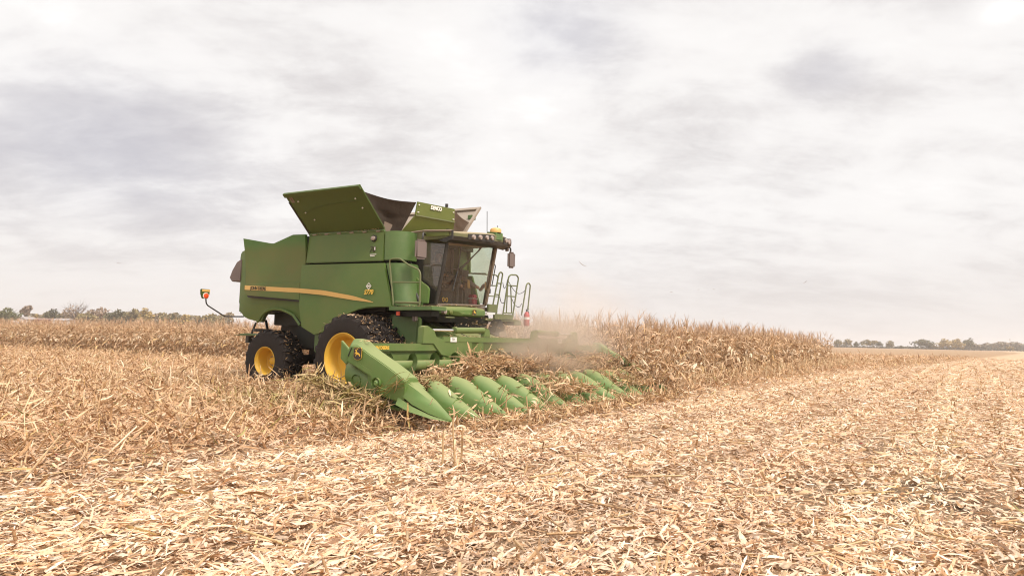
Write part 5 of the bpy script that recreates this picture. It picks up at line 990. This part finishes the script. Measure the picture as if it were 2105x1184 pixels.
MB().box(A_((.802, -.05, 3.455)), (.012, .05, .012)).build('mouth', M['red'], op, bevel=.004)
for s in (-1, 1): MB().lathe([(0, .03), (.012, .028), (.014, .01)], A_((.735, -.05+s*.088, 3.50)), (0, s, 0), 10).build('ear', M['skin'], op)
pc_ = crop(840, 550, 1000, 1894)(1560, 790, x=1.33); cl_ = tag(empty('cooler', toW(*pc_), MROT), 'small red lunch cooler with a white band standing behind the windshield', 'cooler')
MB().box((0, 0, -.07), (.15, .18, .20)).build('cooler_box', M['redbox'], cl_, bevel=.02); MB().box((0, 0, .085), (.16, .19, .10)).build('cooler_lid', M['redbox'], cl_, bevel=.025); MB().box((0, 0, .035), (.155, .20, .012)).build('lid_seam', M['white'], cl_)

# ------------------------------------------------------------------ far trees, houses, pole
def tree(name, u, top, wpx, dist, label, pal, kind='round', group=None, seed=0, base_v=None):
    r = np.random.default_rng(seed+100); p = gw(u, 690, dist); x, y = p.x, dist
    zt = gw(u, top, dist).z; h = max(1.2, zt); cw = wpx/FPX*dist
    root = tag(empty(name, (x, y, 0)), label, 'tree', group)
    bare = kind == 'bare'
    b = MB(); tr = .018*h+.06; fork = h*(.35 if not bare else .4)
    b.tube([(0, 0, -.3), (.03*h*r.normal(), 0, fork*.5), (0, 0, fork), (.02*h, 0, h*.62)], [tr*1.25, tr, tr*.8, tr*.35], 7)
    nb = 9 if not bare else 26; tips = []
    for i in range(nb):
        a = r.uniform(0, 6.28); z0 = r.uniform(.25, .65)*h; e = Vector((math.cos(a)*cw*.42*r.uniform(.5, 1), math.sin(a)*cw*.42*r.uniform(.5, 1), min(h*.97, z0+h*r.uniform(.15, .45)))); m = Vector((e.x*.45, e.y*.45, (z0+e.z)/2+.05*h))
        b.tube([(0, 0, z0), m, e], [tr*.45, tr*.28, tr*.1], 5); tips.append(e)
        if bare:
            for _ in range(5): d = Vector(r.normal(0, .09*h, 3)); d.z = abs(d.z)+.03*h; b.tube([m.lerp(e, r.uniform(.2, 1)), e+d], [tr*.14, tr*.06], 4)
    b.build('trunk', M['bark'], root, smooth=60)
    nl = 850 if kind != 'bare' else 420
    if kind == 'poll': lob = [(0, 0, h*.82, cw*.4, h*.15)]+[(r.normal(0, cw*.2), r.normal(0, cw*.2), h*r.uniform(.7, .9), cw*.26, h*.1) for _ in range(5)]
    else: lob = [(r.normal(0, cw*.2), r.normal(0, cw*.2), h*r.uniform(.38, .74), cw*r.uniform(.18, .34), h*r.uniform(.14, .25)) for _ in range(11)]+[(r.uniform(-.12, .12)*cw, 0, h*.82, cw*.2, h*.16), (-.3*cw, 0, h*.35, cw*.22, h*.25), (.3*cw, 0, h*.33, cw*.22, h*.25)]
    lob = np.array(lob); li = r.integers(0, len(lob), nl); d = r.normal(0, 1, (nl, 3)); d /= np.linalg.norm(d, axis=1, keepdims=True); d *= r.uniform(.35, 1, (nl, 1))**.5
    c = lob[li][:, :3]+d*lob[li][:, [3, 3, 4]]; c[:, 2] = np.clip(c[:, 2], h*.03, h*.99)
    sz = (.042 if not bare else .024)*(h+cw)*.5*r.uniform(.6, 1.5, nl)+.05
    col = np.array(pal)[r.integers(0, len(pal), nl)]*(r.uniform(.75, 1.2, (nl, 1)))*(.85+.3*r.uniform(0, 1, len(lob)))[li][:, None]
    v, q, cc = ribbons(c, r.uniform(0, 6.28, nl), r.normal(0, .7, nl), r.normal(0, .8, nl), sz*1.9, sz*1.5, r.normal(0, .2, nl), np.clip(col, 0, 1), 2, .6)
    arrmesh('crown', v, q, cc, M['leaf'], root, False); return root
OLIVE = [(.28, .22, .10), (.33, .26, .12), (.22, .18, .08)]; DGREEN = [(.13, .125, .062), (.16, .15, .075), (.11, .105, .052)]; YEL = [(.46, .33, .12), (.40, .29, .12), (.33, .25, .11)]; BROWN = [(.38, .28, .20), (.32, .235, .165), (.42, .31, .225)]; GREEN_ = [(.16, .165, .065), (.20, .20, .08), (.135, .14, .055)]
G1, G2 = 'autumn trees behind the corn on the left', 'trees along the far field edge on the right'
LT = [(14, 631, 46, 310, GREEN_, 'round', 'green leafy tree at the far left edge'), (50, 627, 17, 320, BROWN, 'poll', 'tall lollipop shaped brown tree above the houses'), (74, 644, 14, 315, YEL, 'round', 'small bright yellow tree behind the red house'), (102, 634, 44, 330, DGREEN, 'round', 'dark green round tree between the two white houses'),
      (152, 624, 62, 325, BROWN, 'bare', 'bare brown tree, widest and highest of the left belt'), (128, 640, 30, 335, OLIVE, 'round', 'olive tree right of the dark round one'), (201, 631, 46, 330, BROWN, 'round', 'thin leaved tan tree in the middle of the left belt'), (178, 641, 34, 318, OLIVE, 'round', 'low olive tree under the bare brown one'), (238, 635, 44, 310, DGREEN, 'round', 'dark bushy tree in the middle of the left belt'),
      (270, 632, 34, 325, OLIVE, 'round', 'olive tree leaning against the yellow crown'), (291, 632, 42, 315, YEL, 'round', 'large yellowing tree left of the combine'), (338, 641, 38, 330, OLIVE, 'round', 'broad olive tree between yellowing tree and combine'), (352, 643, 14, 310, DGREEN, 'round', 'small dark pointed tree in the left belt'), (377, 645, 44, 320, YEL, 'round', 'low yellow green tree near the marker lamp'), (428, 644, 66, 330, OLIVE, 'round', 'wide low tree behind the marker lamp'), (316, 644, 26, 340, BROWN, 'round', 'low brown bush in a gap of the left belt')]
for i, (u, t, w, d, pl, k, lb) in enumerate(LT): tree('tree', u, t, w, d, lb, pl, k, G1, i)
RTK = [(1722, 696.5, 16, 620, OLIVE, 'leafy tree half hidden by the end of the standing corn'), (1741, 696, 21, 620, OLIVE, 'broad tree second from the end of the standing corn'), (1761, 701.5, 11, 625, DGREEN, 'small narrow tree between two broad ones'), (1784, 697.5, 29, 630, OLIVE, 'widest of the trees near the standing corn'), (1808, 701, 13, 630, DGREEN, 'small round tree right of the widest one'), (1829, 699.5, 16, 630, OLIVE, 'tree with a pointed crown, last before the gap'), (1853, 710, 12, 640, DGREEN, 'low bush standing alone in the gap'),
       (1897, 696.5, 36, 640, DGREEN, 'large round dark tree right of the gap'), (1916, 706, 14, 640, OLIVE, 'low bush at the foot of the large round tree'), (1944, 695.5, 30, 640, YEL, 'yellow green round tree, left of the group of three'), (1969, 695, 25, 640, YEL, 'middle tree of the group of three'), (1992, 694, 22, 645, DGREEN, 'taller grey green tree, right of the group of three'), (2076, 711, 15, 600, OLIVE, 'small bush at the foot of the thin pole')]
for i, (u, t, w, d, pl, lb) in enumerate(RTK): tree('tree', u, t, w, d, lb, pl, 'round', G2, 40+i)
# far woods and hedge that read as one mass
r = np.random.default_rng(5); parts = []
for u0, u1, dist, topf, pal, n in ((1990, 2330, 760, lambda u: 706.5+2*np.sin(u*.06)+1.2*np.sin(u*.21), [(.21, .18, .12), (.18, .155, .10), (.25, .20, .14)], 5200), (-260, 480, 345, lambda u: 648+3*np.sin(u*.05)+2*np.sin(u*.17), [(.27, .21, .115), (.21, .175, .09), (.32, .24, .15)], 9000), (1690, 2330, 700, lambda u: 714.3+0*u, [(.10, .085, .05), (.075, .065, .035)], 2600)):
    u = r.uniform(u0, u1, n); dd = dist+r.uniform(-8, 12, n); pts = [gw(a, float(t), b) for a, t, b in zip(u, topf(u), dd)]; x = np.array([p.x for p in pts]); zt = np.array([p.z for p in pts])
    c = np.stack([x, dd, np.maximum(.2, zt*r.uniform(0, 1, n)**.6)], 1); sz = .0022*dist*r.uniform(.5, 1.4, n); col = np.array(pal)[r.integers(0, len(pal), n)]*r.uniform(.7, 1.25, (n, 1))
    parts.append(ribbons(c, r.uniform(0, 6.28, n), r.normal(0, .7, n), r.normal(0, .7, n), sz*1.8, sz*1.3, r.normal(0, .2, n), col, 2, .6))
v, q, c = merge(parts); tag(arrmesh('far_woods', v, q, c, M['leaf'], None, False), 'low distant woods and hedge along the horizon', 'far woods', kind='stuff')
def house(name, u0, u1, vtop, veave, dist, wall, roof, label, depth=7., gable=False, wins=3):
    a, b_ = gw(u0, 660, dist), gw(u1, 660, dist); w = b_.x-a.x; ht = gw((u0+u1)/2, vtop, dist).z; he = gw((u0+u1)/2, veave, dist).z; cx_ = (a.x+b_.x)/2
    root = tag(empty(name, (cx_, dist, 0)), label, 'house'); b = MB(); b.box((0, depth/2, he/2), (w, depth, he))
    b.prism([(-w/2, .02, he), (w/2, .02, he), (w/2, depth-.02, he), (-w/2, depth-.02, he)], (0, 0, .02)); wl_ = b.build('wall', M[wall], root, smooth=0)
    b = MB(); o = .4
    if gable: b.prism([(-w/2-o, -o, he-.1), (0, -o, ht), (w/2+o, -o, he-.1), (w/2+o, -o, he+.1), (0, -o, ht+.25), (-w/2-o, -o, he+.1)], (0, depth+2*o, 0)); MB().prism([(-w/2, .05, he), (w/2, .05, he), (0, .05, ht)], (0, .2, 0)).build('gable', M[wall], root, smooth=0)
    else: b.prism([(-w/2-o, -o, he), (-w/2-o, depth/2, ht), (-w/2-o, depth+o, he)], (w+2*o, 0, 0))
    b.build('roof', M[roof], root, smooth=0)
    for i in range(wins):
        x = -w/2+w*(i+.5)/wins; f_ = MB().box((x, -.03, he*.62), (1.0, .08, 1.2)).build('window', M['white'], root, smooth=0); MB().box((x, -.075, he*.62), (.8, .02, 1.0)).build('pane', M['pane'], f_, smooth=0)
house('house', 37, 51, 652.0, 656.5, 285, 'housewall', 'roofing', 'small white house with a peaked gable, left of the red house', 7, True, 1)
house('house', 60, 96, 653.5, 657, 290, 'brick', 'brownroof', 'long low red house with a brown roof', 8, False, 4)
house('house', 106, 134, 654.0, 658.5, 285, 'housewall', 'roofing', 'white house with a grey roof, right of the red one', 7, False, 3)
w0, w1_ = gw(22, 660.5, 280), gw(60, 660.5, 280); gt = tag(empty('garden_wall', ((w0.x+w1_.x)/2, 280, 0)), 'long low white fence in front of the houses', 'fence')
MB().box((0, 0, w0.z/2+.3), (w1_.x-w0.x, .12, w0.z+.1)).build('fence_panel', M['housewall'], gt, smooth=0)
for k in range(5): MB().box((-(w1_.x-w0.x)/2+(w1_.x-w0.x)*k/4, -.1, w0.z/2+.4), (.14, .14, w0.z+.2)).build('post', M['housewall'], gt, smooth=0)
pz = gw(2076, 696, 600); pl_ = tag(empty('utility_pole', (pz.x, 600, 0)), 'thin grey pole standing alone before the far woods', 'pole')
MB().cyl((0, 0, 0), (0, 0, pz.z), .17, .11, n=8).build('pole_shaft', M['wood'], pl_); MB().box((0, 0, pz.z-.7), (1.7, .1, .12)).build('crossarm', M['wood'], pl_)

# ------------------------------------------------------------------ leaf shreds flying off the header
FL = [(1197, 543, 5.5, .22, 'longest leaf shred flying above the dust'), (1380, 600, 9, .10, 'small leaf shred in the sky over the corn'), (1655, 580, 14, .12, 'dark leaf shred highest over the right end of the corn'), (1436, 595, 10, .08, 'tiny leaf shred right of another above the corn'), (1185, 620, 5.5, .07, 'tiny shred low in the dust above the header'), (245, 541, -3, .10, 'lone speck in the sky left of the combine'), (1467, 594, 11, .07, 'speck furthest right of the three above the corn')]
for i, (u, v_, yl, ln, lb) in enumerate(FL):
    p = P(u, v_, y=yl); w = toW(*p); r = np.random.default_rng(i); a1 = np.zeros((1, 3))
    v, q, c = ribbons(a1, np.array([r.uniform(-.3, .3)-HD*0]), np.array([[-.6, .15, .6, .1, .5, 0, .3][i]]), np.array([.6]), np.array([ln*1.3]), np.array([ln*.16]), np.array([.15]), np.array([(.22, .16, .11)]), 4)
    o = arrmesh('leaf_shred', v, q, c, M['deb']); o.location = w; tag(o, lb, 'leaf shred', 'leaf shreds flying in the air')

# ------------------------------------------------------------------ dust raised by the header
def dust(name, ctr, rad, dens, col, label, nsc=1.3, lo=.36):
    bm = bmesh.new(); bmesh.ops.create_icosphere(bm, subdivisions=4, radius=1.); me = bpy.data.meshes.new(name); bm.to_mesh(me); bm.free()
    o = link(name, me); o.location = toW(*ctr); o.rotation_euler = (0, 0, MROT); o.scale = rad
    m = bpy.data.materials.new(name+'_volume'); m.use_nodes = True; t = m.node_tree; n = t.nodes; L = t.links; n.remove(n['Principled BSDF'])
    pv = n.new('ShaderNodeVolumePrincipled'); pv.inputs['Color'].default_value = (*col, 1); pv.inputs['Anisotropy'].default_value = .2
    co = n.new('ShaderNodeTexCoord'); ln = n.new('ShaderNodeVectorMath'); ln.operation = 'LENGTH'; L.new(co.outputs['Object'], ln.inputs[0])
    fa = n.new('ShaderNodeMapRange'); fa.interpolation_type = 'SMOOTHSTEP'; fa.inputs[1].default_value = 1; fa.inputs[2].default_value = .05; L.new(ln.outputs['Value'], fa.inputs[0])
    nz = n.new('ShaderNodeTexNoise'); nz.inputs['Scale'].default_value = nsc; nz.inputs['Detail'].default_value = 4; nz.inputs['Distortion'].default_value = .6; L.new(co.outputs['Object'], nz.inputs[0])
    nr_ = n.new('ShaderNodeMapRange'); nr_.inputs[1].default_value = lo; nr_.inputs[2].default_value = .66; L.new(nz.outputs[0], nr_.inputs[0])
    m1 = n.new('ShaderNodeMath'); m1.operation = 'MULTIPLY'; L.new(fa.outputs[0], m1.inputs[0]); L.new(nr_.outputs[0], m1.inputs[1])
    m2 = n.new('ShaderNodeMath'); m2.operation = 'MULTIPLY'; L.new(m1.outputs[0], m2.inputs[0]); m2.inputs[1].default_value = dens; L.new(m2.outputs[0], pv.inputs['Density'])
    L.new(pv.outputs[0], n['Material Output'].inputs['Volume']); me.materials.append(m); tag(o, label, 'dust', kind='stuff'); return o
dust('dust_cloud', (3.1, 1.2, 1.20), (1.35, 3.0, 1.15), 3.4, (.80, .66, .53), 'dense brown dust over the middle of the header')
dust('dust_plume', (2.2, 4.0, 1.8), (2.4, 3.9, 2.0), .55, (.94, .85, .77), 'thin pale dust drifting up right of the cab')

# ------------------------------------------------------------------ air between here and the horizon
hz = MB().box((0, 480, 7.5), (2400, 1100, 17)).build('haze', (lambda m: m)(bpy.data.materials.new('haze_air')), None, smooth=0)
m = hz.data.materials[0]; m.use_nodes = True; n = m.node_tree.nodes; n.remove(n['Principled BSDF']); pv = n.new('ShaderNodeVolumePrincipled'); pv.inputs['Color'].default_value = (.95, .92, .90, 1); pv.inputs['Density'].default_value = .00035
m.node_tree.links.new(pv.outputs[0], n['Material Output'].inputs['Volume']); tag(hz, 'thin pale haze over the whole field', 'haze', kind='stuff')
